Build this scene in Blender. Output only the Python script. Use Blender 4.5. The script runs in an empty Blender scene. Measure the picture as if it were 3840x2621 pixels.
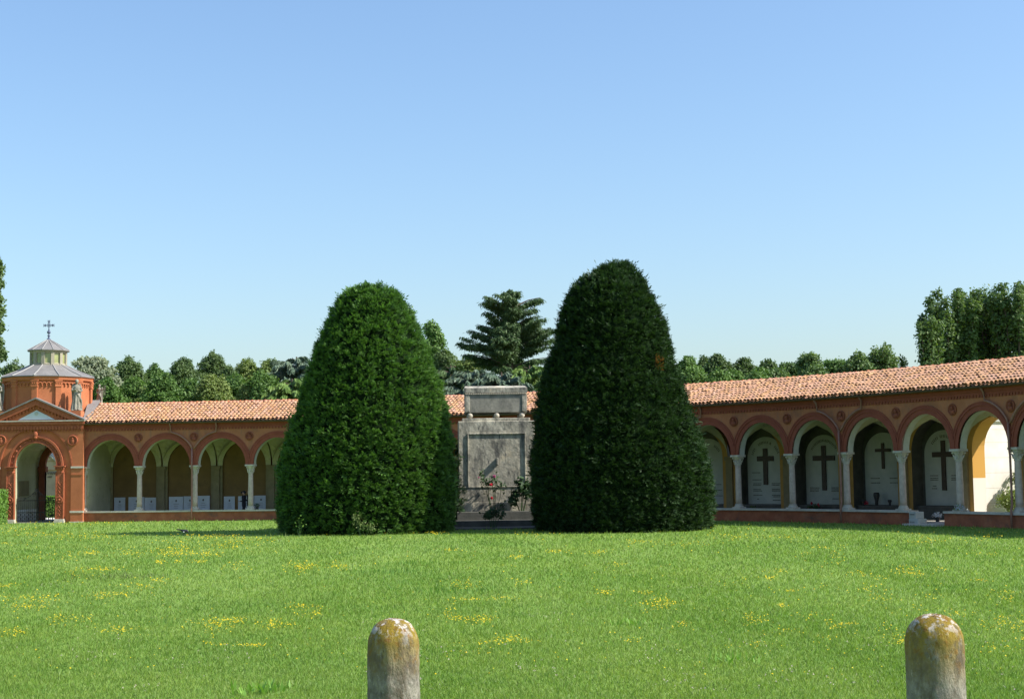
import bpy, math, random
import numpy as np
from mathutils import Vector, Matrix, noise as mn
R = math.radians
random.seed(7); rng = np.random.default_rng(7)
scene = bpy.context.scene
col = scene.collection

# ------------------------------------------------------------------ camera
FPX, PITCH, ROLL, HC = 5622.0, 0.0841, 0.01354, 2.3494
W_, H_ = 3840.0, 2621.0
cam = bpy.data.cameras.new("camera"); camo = bpy.data.objects.new("camera", cam); col.objects.link(camo)
cam.sensor_width = 36.0; cam.sensor_fit = 'HORIZONTAL'; cam.lens = FPX / W_ * 36.0
cam.clip_start = 0.1; cam.clip_end = 5000
camo.matrix_world = Matrix.Translation((0, 0, HC)) @ Matrix.Rotation(math.pi/2 + PITCH, 4, 'X') @ Matrix.Rotation(-ROLL, 4, 'Z')
scene.camera = camo

def at(px, py, Y):
    """world point at depth Y seen at photo pixel"""
    dx, dy = px - W_/2, py - H_/2
    cr, sr = math.cos(ROLL), math.sin(ROLL)
    a, b = dx*cr - dy*sr, dx*sr + dy*cr
    c, s = math.cos(PITCH), math.sin(PITCH)
    d = (a/FPX, c + s*b/FPX, s - c*b/FPX)
    t = Y / d[1]
    return Vector((d[0]*t, Y, HC + d[2]*t))
def ground(px, py):
    p = at(px, py, 1.0); k = HC / (HC - p.z)
    return Vector((p.x*k, k, 0.0))
def zat(py, px, Y): return at(px, py, Y).z

# ------------------------------------------------------------------ light
EL, AZ = R(43), R(11)
S = Vector((math.cos(EL)*math.cos(AZ), -math.cos(EL)*math.sin(AZ), math.sin(EL)))
sl = bpy.data.lights.new("sun", 'SUN'); sl.energy = 4.4; sl.angle = R(0.53); sl.color = (1.0, 0.94, 0.84)
so = bpy.data.objects.new("sun", sl); col.objects.link(so)
so.rotation_euler = S.to_track_quat('Z', 'Y').to_euler(); so.location = (60, -10, 60)
world = bpy.data.worlds.new("World"); scene.world = world; world.use_nodes = True
wn = world.node_tree.nodes; wl = world.node_tree.links
bg = wn['Background']
sky = wn.new('ShaderNodeTexSky'); sky.sky_type = 'NISHITA'; sky.sun_disc = False
sky.sun_elevation = EL; sky.sun_rotation = math.atan2(S.x, S.y)
sky.air_density = 1.25; sky.dust_density = 1.45; sky.ozone_density = 4.0; sky.altitude = 0
tint = wn.new('ShaderNodeMix'); tint.data_type = 'RGBA'; tint.blend_type = 'MULTIPLY'; tint.inputs[0].default_value = 1.0
wl.new(sky.outputs[0], tint.inputs[6]); tint.inputs[7].default_value = (.965, 1.02, 1.08, 1)      # cool colour tint laid over the sky
wl.new(tint.outputs[2], bg.inputs[0]); bg.inputs[1].default_value = 0.11
scene.view_settings.view_transform = 'Standard'; scene.view_settings.look = 'None'
scene.view_settings.gamma = 1.0; scene.view_settings.exposure = 0.8
scene.render.engine = 'CYCLES'
scene.cycles.max_bounces = 6; scene.cycles.diffuse_bounces = 4; scene.cycles.transmission_bounces = 4
scene.cycles.use_denoising = True

# ------------------------------------------------------------------ materials
def _base(name):
    m = bpy.data.materials.new(name); m.use_nodes = True
    nt = m.node_tree; return m, nt, nt.nodes, nt.links, nt.nodes['Principled BSDF']
def ramp(nodes, stops):
    r = nodes.new('ShaderNodeValToRGB'); e = r.color_ramp.elements
    while len(e) < len(stops): e.new(0.5)
    for q, (p, c) in zip(e, stops): q.position = p; q.color = (c[0], c[1], c[2], 1)
    return r
def nmat(name, stops, scale=2.0, rough=0.85, detail=8, bump=0.0, bscale=20.0, stretch=(1,1,1), island=0.0,
         stain=None, spec=0.3, metal=0.0, dirt=None, distort=0.0):
    """world-position noise through a colour ramp; stain=(colour, scale, lo, hi, stretch) adds weathering patches"""
    m, nt, n, l, p = _base(name)
    g = n.new('ShaderNodeNewGeometry')
    mp = n.new('ShaderNodeMapping'); mp.inputs['Scale'].default_value = stretch
    l.new(g.outputs['Position'], mp.inputs[0])
    t = n.new('ShaderNodeTexNoise'); t.inputs['Scale'].default_value = scale; t.inputs['Detail'].default_value = detail
    t.inputs['Roughness'].default_value = 0.65; t.inputs['Distortion'].default_value = distort
    l.new(mp.outputs[0], t.inputs['Vector'])
    r = ramp(n, stops); l.new(t.outputs[0], r.inputs[0]); out = r.outputs[0]
    for st in ([stain] if stain and not isinstance(stain, list) else (stain or [])):
        c, sc, lo, hi, sq = st
        mp2 = n.new('ShaderNodeMapping'); mp2.inputs['Scale'].default_value = sq; mp2.inputs['Location'].default_value = (3.1*sc, 1.7, 9.2)
        l.new(g.outputs['Position'], mp2.inputs[0])
        t2 = n.new('ShaderNodeTexNoise'); t2.inputs['Scale'].default_value = sc; t2.inputs['Detail'].default_value = 10
        t2.inputs['Roughness'].default_value = 0.7
        l.new(mp2.outputs[0], t2.inputs['Vector'])
        mr = n.new('ShaderNodeMapRange'); mr.inputs[1].default_value = lo; mr.inputs[2].default_value = hi
        l.new(t2.outputs[0], mr.inputs[0])
        mx = n.new('ShaderNodeMix'); mx.data_type = 'RGBA'
        l.new(mr.outputs[0], mx.inputs[0]); l.new(out, mx.inputs[6]); mx.inputs[7].default_value = (*c, 1); out = mx.outputs[2]
    if island:
        h = n.new('ShaderNodeHueSaturation')
        mr = n.new('ShaderNodeMapRange'); mr.inputs[3].default_value = 1-island; mr.inputs[4].default_value = 1+island
        l.new(g.outputs['Random Per Island'], mr.inputs[0]); l.new(mr.outputs[0], h.inputs['Value'])
        w = n.new('ShaderNodeTexWhiteNoise'); w.noise_dimensions = '1D'; l.new(g.outputs['Random Per Island'], w.inputs['W'])
        mr2 = n.new('ShaderNodeMapRange'); mr2.inputs[3].default_value = 0.493; mr2.inputs[4].default_value = 0.510
        l.new(w.outputs[0], mr2.inputs[0]); l.new(mr2.outputs[0], h.inputs['Hue'])
        mr3 = n.new('ShaderNodeMapRange'); mr3.inputs[3].default_value = 1-island*.8; mr3.inputs[4].default_value = 1+island*.4
        l.new(w.outputs[0], mr3.inputs[0]); l.new(mr3.outputs[0], h.inputs['Saturation'])
        l.new(out, h.inputs['Color']); out = h.outputs[0]
    l.new(out, p.inputs['Base Color'])
    p.inputs['Roughness'].default_value = rough; p.inputs['Specular IOR Level'].default_value = spec; p.inputs['Metallic'].default_value = metal
    if bump:
        tb = n.new('ShaderNodeTexNoise'); tb.inputs['Scale'].default_value = bscale; tb.inputs['Detail'].default_value = 8
        l.new(g.outputs['Position'], tb.inputs['Vector'])
        b = n.new('ShaderNodeBump'); b.inputs['Strength'].default_value = 1.0; b.inputs['Distance'].default_value = bump
        l.new(tb.outputs[0], b.inputs['Height']); l.new(b.outputs[0], p.inputs['Normal'])
    return m
def lmat(name, dark, light, nscale=0.5, trans=0.3, rough=0.55, spec=0.25, accent=None, tint=(1.15,1.25,.55)):
    """leaves: colour varies per leaf and in broad patches; some light passes through"""
    m, nt, n, l, p = _base(name)
    g = n.new('ShaderNodeNewGeometry')
    t = n.new('ShaderNodeTexNoise'); t.inputs['Scale'].default_value = nscale; t.inputs['Detail'].default_value = 3
    l.new(g.outputs['Position'], t.inputs['Vector'])
    ma = n.new('ShaderNodeMath'); ma.operation = 'MULTIPLY_ADD'; ma.inputs[1].default_value = 0.55; l.new(g.outputs['Random Per Island'], ma.inputs[0])
    mb = n.new('ShaderNodeMapRange'); mb.inputs[1].default_value = .3; mb.inputs[2].default_value = .7; mb.inputs[4].default_value = .45; l.new(t.outputs[0], mb.inputs[0])
    l.new(mb.outputs[0], ma.inputs[2])
    st = [(0.0, dark), (1.0, light)]
    if accent: st = [(0.0, dark), (0.93, light), (0.97, accent)]
    r = ramp(n, st); l.new(ma.outputs[0], r.inputs[0])
    l.new(r.outputs[0], p.inputs['Base Color']); p.inputs['Roughness'].default_value = rough; p.inputs['Specular IOR Level'].default_value = spec
    if trans:
        tr = n.new('ShaderNodeBsdfTranslucent'); mm = n.new('ShaderNodeMix'); mm.data_type = 'RGBA'; mm.blend_type = 'MULTIPLY'; mm.inputs[0].default_value = 1
        l.new(r.outputs[0], mm.inputs[6]); mm.inputs[7].default_value = (*tint, 1)
        l.new(mm.outputs[2], tr.inputs[0])
        ms = n.new('ShaderNodeMixShader'); ms.inputs[0].default_value = trans
        l.new(p.outputs[0], ms.inputs[1]); l.new(tr.outputs[0], ms.inputs[2])
        l.new(ms.outputs[0], n['Material Output'].inputs[0])
    return m

M = {}
M['plaster_red'] = nmat('brick_red_render', [(.3,(.34,.125,.062)),(.55,(.41,.155,.075)),(.75,(.47,.19,.095))], 1.3, bump=.006, bscale=30,
                        stain=[((.20,.10,.065), .9, .52, .72, (1,1,.5)), ((.24,.13,.09), 2.4, .55, .72, (1.6,1.6,.25))])
M['chapel_red'] = nmat('terracotta_brick', [(.3,(.36,.118,.050)),(.55,(.43,.145,.062)),(.75,(.50,.185,.082))], 1.6, bump=.006, bscale=34,
                       stain=((.34,.13,.07), 1.1, .6, .8, (1,1,.4)))
M['terracotta'] = nmat('moulded_terracotta', [(.3,(.26,.072,.034)),(.7,(.39,.118,.055))], 5, bump=.01, bscale=26)
M['arch_red'] = nmat('red_painted_brick', [(.3,(.22,.058,.036)),(.7,(.29,.080,.048))], 2.5, bump=.004, bscale=30)
M['medal'] = nmat('dark_terracotta', [(.3,(.20,.06,.035)),(.7,(.30,.09,.05))], 6, bump=.01, bscale=30)
M['low_wall'] = nmat('stained_red_brick', [(.3,(.22,.075,.04)),(.5,(.34,.11,.055)),(.72,(.42,.17,.09))], 1.5, bump=.01, bscale=25,
                     stain=((.14,.08,.06), 1.4, .52, .7, (1,1,1.5)))
M['stone_white'] = nmat('pale_limestone', [(.3,(.42,.38,.31)),(.7,(.60,.55,.47))], 4, bump=.006, bscale=40)
M['stone_pink'] = nmat('pinkish_marble', [(.3,(.44,.35,.29)),(.7,(.60,.50,.43))], 6, bump=.004, bscale=50)
M['soffit'] = nmat('pale_soffit_plaster', [(.3,(.44,.44,.38)),(.7,(.56,.55,.48))], 2)
M['vault'] = nmat('greenish_vault_plaster', [(.3,(.40,.38,.25)),(.7,(.52,.49,.33))], 1.2, stain=((.28,.22,.12), 1.6, .56, .75, (1,1,1)))
M['ochre'] = nmat('ochre_wall_paint', [(.3,(.40,.22,.055)),(.7,(.50,.29,.085))], 1.0, stain=((.24,.15,.07), 1.5, .55, .75, (1,1,1)))
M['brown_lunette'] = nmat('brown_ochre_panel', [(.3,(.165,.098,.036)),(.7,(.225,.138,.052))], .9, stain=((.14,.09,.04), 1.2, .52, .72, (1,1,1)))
M['pilaster'] = nmat('grey_ochre_pilaster', [(.3,(.20,.16,.085)),(.7,(.28,.23,.13))], 2.5)
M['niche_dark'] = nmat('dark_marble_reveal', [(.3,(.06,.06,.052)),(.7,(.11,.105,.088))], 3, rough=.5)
M['slab'] = nmat('grey_white_marble_slab', [(.3,(.36,.375,.335)),(.7,(.47,.48,.43))], 1.6, rough=.5)
M['slab_white'] = nmat('white_marble_panel', [(.3,(.50,.52,.54)),(.7,(.62,.64,.66))], 1.3, rough=.5, stain=((.35,.36,.37), 2.2, .6, .75, (1,1,1)))
M['bronze'] = nmat('dark_bronze', [(.3,(.035,.022,.016)),(.7,(.065,.042,.03))], 6, rough=.5)
M['ink'] = nmat('engraved_lettering', [(.3,(.12,.11,.09)),(.7,(.16,.15,.12))], 9)
M['tile'] = nmat('terracotta_roof_tile', [(.3,(.36,.175,.098)),(.55,(.44,.245,.140)),(.75,(.49,.325,.20))], 3.0, rough=.9, island=.16, bump=.004, bscale=40,
                 stain=[((.27,.17,.11), 1.6, .60, .80, (1,1,1)), ((.50,.40,.27), 2.7, .60, .8, (1,1,1))])
M['ridge'] = nmat('red_ridge_tile', [(.3,(.36,.115,.06)),(.7,(.50,.18,.10))], 3, island=.15)
M['under'] = nmat('shadowed_tile_bed', [(.3,(.30,.14,.08)),(.7,(.42,.21,.12))], 3)
M['gutter'] = nmat('brown_gutter_metal', [(.3,(.075,.05,.037)),(.7,(.11,.075,.055))], 3, rough=.5)
M['pipe'] = nmat('copper_brown_downpipe', [(.3,(.24,.115,.085)),(.7,(.33,.17,.13))], 3, rough=.5)
M['floor'] = nmat('grey_gallery_floor', [(.3,(.30,.28,.25)),(.7,(.40,.37,.33))], 2)
M['lead'] = nmat('grey_lead_sheet', [(.3,(.165,.155,.15)),(.7,(.24,.23,.22))], 1.8, rough=.6, stain=[((.31,.30,.28), 1.3, .55, .75, (1,1,.3)), ((.12,.11,.105), 2.0, .6, .8, (1,1,.6))])
M['seam'] = nmat('lead_seam', [(.3,(.28,.27,.26)),(.7,(.36,.35,.34))], 4, rough=.5)
M['lantern'] = nmat('cream_lantern_wood', [(.3,(.27,.245,.18)),(.7,(.36,.33,.25))], 3)
M['iron'] = nmat('dark_wrought_iron', [(.3,(.02,.018,.018)),(.7,(.04,.036,.034))], 6, rough=.5)
M['cross_metal'] = nmat('blue_grey_finial_iron', [(.3,(.07,.085,.15)),(.7,(.12,.14,.22))], 6, rough=.5)
M['tympanum'] = nmat('pale_blue_tympanum', [(.3,(.46,.52,.55)),(.7,(.56,.61,.63))], 2)
M['statue'] = nmat('weathered_statue_stone', [(.3,(.15,.14,.11)),(.5,(.24,.225,.18)),(.75,(.34,.32,.26))], 3.5, bump=.02, bscale=14,
                   stain=((.16,.15,.11), 2.2, .55, .7, (1,1,.5)))
M['tomb'] = nmat('weathered_grey_tomb_stone', [(.3,(.24,.222,.18)),(.5,(.44,.41,.33)),(.68,(.66,.615,.50))], 1.5, bump=.02, bscale=8,
                 stain=[((.10,.098,.09), 1.7, .47, .66, (1.2,1,.4)), ((.62,.50,.33), 1.1, .58, .76, (1,1,1)), ((.13,.13,.12), 5.0, .53, .66, (1,1,.4))])
M['tomb_dark'] = nmat('dark_sarcophagus_stone', [(.3,(.20,.195,.165)),(.5,(.30,.285,.24)),(.75,(.44,.41,.34))], 2.2, bump=.008, bscale=10,
                 stain=((.13,.13,.115), 1.5, .5, .66, (1,1,.5)))
M['step'] = nmat('shade_darkened_step_stone', [(.3,(.075,.078,.068)),(.7,(.135,.132,.115))], 2.5, bump=.008, bscale=12)  # stone colour darkened to carry the yew shade lying over the steps
M['ball'] = nmat('pale_stone_ball', [(.3,(.42,.38,.31)),(.7,(.58,.53,.43))], 7, bump=.008, bscale=30)
M['white_wall'] = nmat('sunlit_white_marble_wall', [(.3,(.66,.62,.55)),(.7,(.78,.75,.68))], 2)
M['beige'] = nmat('beige_render', [(.3,(.47,.34,.23)),(.7,(.58,.43,.30))], 1.2, stain=((.38,.25,.16), 1.0, .55, .75, (1,1,.6)))
M['bark'] = nmat('grey_brown_bark', [(.3,(.06,.045,.032)),(.7,(.13,.10,.075))], 6, bump=.02, bscale=18, stretch=(1,1,.3))
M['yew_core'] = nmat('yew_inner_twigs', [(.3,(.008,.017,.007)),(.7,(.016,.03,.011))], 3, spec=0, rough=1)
M['black_cloth'] = nmat('black_cloth', [(.3,(.012,.012,.017)),(.7,(.025,.024,.03))], 8)
M['skin'] = nmat('skin', [(.3,(.42,.24,.17)),(.7,(.5,.3,.22))], 8, rough=.6)
M['hair'] = nmat('dark_hair', [(.3,(.02,.014,.01)),(.7,(.045,.03,.02))], 20)
M['black'] = nmat('black_feathers', [(.3,(.012,.013,.018)),(.7,(.025,.026,.035))], 20, rough=.4)
M['white_feather'] = nmat('white_feathers', [(.3,(.6,.62,.64)),(.7,(.75,.76,.78))], 20)
M['pot_dark'] = nmat('dark_vase_stone', [(.3,(.03,.03,.032)),(.7,(.06,.058,.056))], 8, rough=.4)
M['earth'] = nmat('brown_soil', [(.3,(.09,.065,.04)),(.7,(.15,.11,.07))], 5, bump=.02)
# leaves
M['yew_l'] = lmat('yew_sprays', (.019,.055,.017), (.070,.155,.035), .9, trans=.22)
M['yew_lt'] = lmat('yew_new_growth', (.058,.142,.030), (.145,.275,.056), 1.2, trans=.25)
M['yew_r'] = lmat('dark_yew_sprays', (.008,.024,.010), (.027,.060,.019), .9, trans=.15)
M['yew_rt'] = lmat('dark_yew_new_growth', (.020,.048,.016), (.050,.098,.028), 1.2, trans=.18)
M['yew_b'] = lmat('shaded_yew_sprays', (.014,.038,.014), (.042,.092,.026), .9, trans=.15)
M['rust'] = lmat('browned_yew_sprays', (.20,.085,.02), (.36,.16,.045), 2, trans=.2)
M['cedar'] = lmat('cedar_needles', (.036,.076,.030), (.100,.160,.052), .6, trans=.15)
M['cedar_blue'] = lmat('blue_cedar_needles', (.065,.115,.075), (.160,.215,.140), .5, trans=.15, tint=(1,1.1,.8))
M['cedar_green'] = lmat('bright_cedar_needles', (.070,.140,.032), (.190,.290,.065), .5, trans=.2)
M['leaf_dark'] = lmat('dark_green_leaves', (.055,.100,.038), (.150,.220,.078), .25, trans=.34)
M['leaf_mid'] = lmat('mid_green_leaves', (.060,.130,.034), (.155,.260,.060), .3, trans=.3)
M['leaf_light'] = lmat('light_green_leaves', (.110,.170,.045), (.250,.310,.095), .3, trans=.3)
M['leaf_silver'] = lmat('silver_green_leaves', (.14,.185,.105), (.33,.37,.25), .5, trans=.25, accent=(.62,.62,.50))
M['leaf_poplar'] = lmat('poplar_leaves', (.055,.105,.038), (.160,.235,.075), .3, trans=.34)
M['leaf_acacia'] = lmat('feathery_green_leaves', (.080,.150,.055), (.190,.270,.095), .3, trans=.3)
M['hedge'] = lmat('bright_hedge_leaves', (.07,.16,.03), (.19,.34,.06), 1.2, trans=.3)
M['rose_leaf'] = lmat('rose_leaves', (.02,.05,.02), (.06,.11,.04), 2, trans=.2)
M['weed'] = lmat('broad_weed_leaves', (.11,.24,.035), (.24,.42,.07), 2, trans=.3)
M['shrub'] = lmat('grey_green_shrub_leaves', (.08,.12,.04), (.22,.27,.09), 2, trans=.3)
M['petal_red'] = lmat('red_rose_petals', (.55,.03,.06), (.75,.06,.09), 3, trans=.2, tint=(1.1,.9,.9))
M['petal_pink'] = lmat('pink_rose_petals', (.55,.12,.30), (.75,.22,.42), 3, trans=.2, tint=(1,1,1))
M['petal_white'] = lmat('pale_flower_petals', (.42,.46,.50), (.62,.66,.68), 3, trans=.2, tint=(1,1,1))
M['petal_yellow'] = lmat('yellow_petals', (.72,.50,.015), (.80,.66,.03), 3, trans=.3, tint=(1,1,.8))
M['petal_clover'] = lmat('pale_clover_heads', (.42,.34,.28), (.62,.55,.46), 3, trans=.2, tint=(1,1,1))

def grass_mat(name, blades):
    m, nt, n, l, p = _base(name)
    g = n.new('ShaderNodeNewGeometry')
    def nz(sc, det, lo, hi, st=(1,1,1)):
        mp = n.new('ShaderNodeMapping'); mp.inputs['Scale'].default_value = st; l.new(g.outputs['Position'], mp.inputs[0])
        t = n.new('ShaderNodeTexNoise'); t.inputs['Scale'].default_value = sc; t.inputs['Detail'].default_value = det
        l.new(mp.outputs[0], t.inputs['Vector'])
        mr = n.new('ShaderNodeMapRange'); mr.inputs[1].default_value = lo; mr.inputs[2].default_value = hi; l.new(t.outputs[0], mr.inputs[0]); return mr.outputs[0]
    big = nz(.16, 5, .35, .65); mid = nz(.9, 6, .3, .7); stripe = nz(.32, 2, .38, .62, (1, .16, 1))
    def mix(f, a, b):
        x = n.new('ShaderNodeMix'); x.data_type = 'RGBA'
        for sock, v in ((x.inputs[0], f), (x.inputs[6], a), (x.inputs[7], b)):
            if isinstance(v, (tuple, list)): sock.default_value = (*v, 1)
            elif isinstance(v, float): sock.default_value = v
            else: l.new(v, sock)
        return x.outputs[2]
    k = 1.0
    c = mix(big, (.140*k,.236*k,.040*k), (.198*k,.286*k,.054*k))
    c = mix(mid, c, mix(.5, c, (.095*k,.205*k,.030*k)))
    c = mix(stripe, c, mix(.48, c, (.215*k,.315*k,.08*k)))
    if blades:
        h = n.new('ShaderNodeHueSaturation'); mr = n.new('ShaderNodeMapRange'); mr.inputs[3].default_value = .66; mr.inputs[4].default_value = 1.42
        l.new(g.outputs['Random Per Island'], mr.inputs[0]); l.new(mr.outputs[0], h.inputs['Value'])
        w = n.new('ShaderNodeTexWhiteNoise'); w.noise_dimensions = '1D'; l.new(g.outputs['Random Per Island'], w.inputs['W'])
        mr2 = n.new('ShaderNodeMapRange'); mr2.inputs[3].default_value = .478; mr2.inputs[4].default_value = .515; l.new(w.outputs[0], mr2.inputs[0]); l.new(mr2.outputs[0], h.inputs['Hue'])
        l.new(c, h.inputs['Color']); c = h.outputs[0]
    l.new(c, p.inputs['Base Color']); p.inputs['Roughness'].default_value = .5 if blades else .95; p.inputs['Specular IOR Level'].default_value = .35 if blades else .1
    if blades:
        tr = n.new('ShaderNodeBsdfTranslucent'); mm = n.new('ShaderNodeMix'); mm.data_type = 'RGBA'; mm.blend_type = 'MULTIPLY'; mm.inputs[0].default_value = 1
        l.new(c, mm.inputs[6]); mm.inputs[7].default_value = (1.25,1.3,.6,1); l.new(mm.outputs[2], tr.inputs[0])
        ms = n.new('ShaderNodeMixShader'); ms.inputs[0].default_value = .4
        l.new(p.outputs[0], ms.inputs[1]); l.new(tr.outputs[0], ms.inputs[2]); l.new(ms.outputs[0], n['Material Output'].inputs[0])
    return m
M['lawn'] = grass_mat('lawn_turf', False); M['grass'] = grass_mat('grass_blades', True)

# bollard stone: pale eroded limestone with yellow lichen towards the top
def bollard_mat(name, ztop, span, seed):
    m, nt, n, l, p = _base(name)
    g = n.new('ShaderNodeNewGeometry')
    def nz(sc, lo, hi, st=(1,1,1), off=0.0):
        mp = n.new('ShaderNodeMapping'); mp.inputs['Scale'].default_value = st; mp.inputs['Location'].default_value = (seed+off, off*2, seed)
        l.new(g.outputs['Position'], mp.inputs[0])
        t = n.new('ShaderNodeTexNoise'); t.inputs['Scale'].default_value = sc; t.inputs['Detail'].default_value = 10; t.inputs['Roughness'].default_value = .68
        l.new(mp.outputs[0], t.inputs['Vector'])
        mr = n.new('ShaderNodeMapRange'); mr.inputs[1].default_value = lo; mr.inputs[2].default_value = hi; l.new(t.outputs[0], mr.inputs[0]); return mr.outputs[0], t.outputs[0]
    def mix(f, a, b):
        x = n.new('ShaderNodeMix'); x.data_type = 'RGBA'; l.new(f, x.inputs[0])
        for sock, v in ((x.inputs[6], a), (x.inputs[7], b)):
            if isinstance(v, tuple): sock.default_value = (*v, 1)
            else: l.new(v, sock)
        return x.outputs[2]
    def mul(a, b):
        x = n.new('ShaderNodeMath'); x.operation = 'MULTIPLY'; x.use_clamp = True; l.new(a, x.inputs[0]); l.new(b, x.inputs[1]); return x.outputs[0]
    c = mix(nz(9, .35, .65)[0], (.14,.125,.105), (.33,.305,.255))
    c = mix(nz(22, .55, .64, (1,1,.3), 3)[0], c, (.105,.088,.066))
    c = mix(nz(40, .60, .68, (1,1,.4), 5)[0], c, (.50,.47,.41))
    sx = n.new('ShaderNodeSeparateXYZ'); l.new(g.outputs['Position'], sx.inputs[0])
    hm = n.new('ShaderNodeMapRange'); hm.inputs[1].default_value = ztop-span; hm.inputs[2].default_value = ztop-span*.25; l.new(sx.outputs[2], hm.inputs[0])
    c = mix(mul(nz(9, .36, .47, (1,1,.7), 8)[0], hm.outputs[0]), c, (.25,.175,.022))
    c = mix(nz(12, .64, .70, (1,1,.6), 31)[0], c, (.21,.155,.035))
    c = mix(nz(6, .52, .66, (1,1,.5), 41)[0], c, (.12,.095,.065))
    c = mix(mul(nz(17, .52, .62, (1,1,1), 11)[0], hm.outputs[0]), c, (.22,.115,.025))
    tm = n.new('ShaderNodeMapRange'); tm.inputs[1].default_value = ztop-.14; tm.inputs[2].default_value = ztop-.03; l.new(sx.outputs[2], tm.inputs[0])
    c = mix(mul(nz(16, .50, .57, (1,1,1), 14)[0], tm.outputs[0]), c, (.60,.55,.50))
    c = mix(nz(30, .64, .70, (1,1,.8), 21)[0], c, (.06,.05,.035))
    l.new(c, p.inputs['Base Color']); p.inputs['Roughness'].default_value = .9; p.inputs['Specular IOR Level'].default_value = .2
    b = n.new('ShaderNodeBump'); b.inputs['Distance'].default_value = .03; b.inputs['Strength'].default_value = .9
    l.new(nz(34, 0, 1, (1,1,.5), 2)[1], b.inputs['Height']); l.new(b.outputs[0], p.inputs['Normal'])
    return m

# ------------------------------------------------------------------ builders
def tag(o, label=None, cat=None, group=None, kind=None):
    if label: o['label'] = label
    if cat: o['category'] = cat
    if group: o['group'] = group
    if kind: o['kind'] = kind
    return o
def thing(name, loc, label, cat, group=None, kind=None):
    o = bpy.data.objects.new(name, None); o.empty_display_size = .3; col.objects.link(o); o.location = loc
    return tag(o, label, cat, group, kind)
def wloc(o):
    v = Vector((0,0,0))
    while o is not None: v += o.location; o = o.parent
    return v
class MB:
    def __init__(self, T=None): self.v = []; self.f = []; self.T = T
    def add(self, vs, fs, T=None):
        b = len(self.v); T = T or self.T
        self.v += [(T @ Vector(p)) if T else Vector(p) for p in vs]
        self.f += [tuple(i+b for i in q) for q in fs]
    def box(self, x0, x1, y0, y1, z0, z1, T=None):
        self.add([(x0,y0,z0),(x1,y0,z0),(x1,y1,z0),(x0,y1,z0),(x0,y0,z1),(x1,y0,z1),(x1,y1,z1),(x0,y1,z1)],
                 [(0,3,2,1),(4,5,6,7),(0,1,5,4),(1,2,6,5),(2,3,7,6),(3,0,4,7)], T)
    def tube(self, pts, rad, n=8, cap=True, T=None):
        pts = [Vector(p) for p in pts]; k = len(pts)
        if not hasattr(rad, '__len__'): rad = [rad]*k
        vs, fs = [], []
        for i, p in enumerate(pts):
            d = (pts[min(i+1,k-1)] - pts[max(i-1,0)]).normalized()
            a = d.cross(Vector((0,0,1)) if abs(d.z) < .95 else Vector((1,0,0))).normalized(); b = d.cross(a)
            for j in range(n):
                t = 2*math.pi*j/n; vs.append(p + (a*math.cos(t) + b*math.sin(t))*rad[i])
        for i in range(k-1):
            for j in range(n):
                fs.append((i*n+j, i*n+(j+1)%n, (i+1)*n+(j+1)%n, (i+1)*n+j))
        if cap: fs += [tuple(range(n-1,-1,-1)), tuple(range((k-1)*n, k*n))]
        self.add(vs, fs, T)
    def lathe(self, prof, n=24, c=(0,0), T=None, cap=True, sx=1, sy=1, a0=0):
        vs, fs = [], []
        for r, z in prof:
            for j in range(n):
                t = a0 + 2*math.pi*j/n; vs.append((c[0]+r*sx*math.cos(t), c[1]+r*sy*math.sin(t), z))
        k = len(prof)
        for i in range(k-1):
            for j in range(n): fs.append((i*n+j, i*n+(j+1)%n, (i+1)*n+(j+1)%n, (i+1)*n+j))
        if cap: fs += [tuple(range(n-1,-1,-1)), tuple(range((k-1)*n, k*n))]
        self.add(vs, fs, T)
    def ball(self, c, r, n=16, m=10, sx=1, sy=1, sz=1, T=None):
        prof = [(max(r*math.sin(math.pi*i/m), .0005), -r*sz*math.cos(math.pi*i/m)) for i in range(m+1)]
        vs, fs = [], []
        for rr, z in prof:
            for j in range(n):
                t = 2*math.pi*j/n; vs.append((c[0]+rr*sx*math.cos(t), c[1]+rr*sy*math.sin(t), c[2]+z))
        for i in range(m):
            for j in range(n): fs.append((i*n+j, i*n+(j+1)%n, (i+1)*n+(j+1)%n, (i+1)*n+j))
        self.add(vs, fs, T)
    def prism(self, poly, y0, y1, T=None):
        """poly of (x,z), extruded along y"""
        k = len(poly)
        vs = [(x,y0,z) for x,z in poly] + [(x,y1,z) for x,z in poly]
        fs = [tuple(range(k)), tuple(range(2*k-1, k-1, -1))] + [(i, i+k, (i+1)%k+k, (i+1)%k) for i in range(k)]
        self.add(vs, fs, T)
    def build(self, name, mat, parent=None, smooth=False, local=False, bevel=0):
        me = bpy.data.meshes.new(name)
        off = Vector((0,0,0)) if (local or parent is None) else wloc(parent)
        me.from_pydata([tuple(p - off) for p in self.v], [], self.f); me.update()
        me.materials.append(mat)
        if smooth: me.polygons.foreach_set('use_smooth', [True]*len(me.polygons))
        o = bpy.data.objects.new(name, me); col.objects.link(o); o.parent = parent
        if bevel:
            b = o.modifiers.new('bevel', 'BEVEL'); b.width = bevel; b.segments = 2; b.limit_method = 'ANGLE'
        return o
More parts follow.
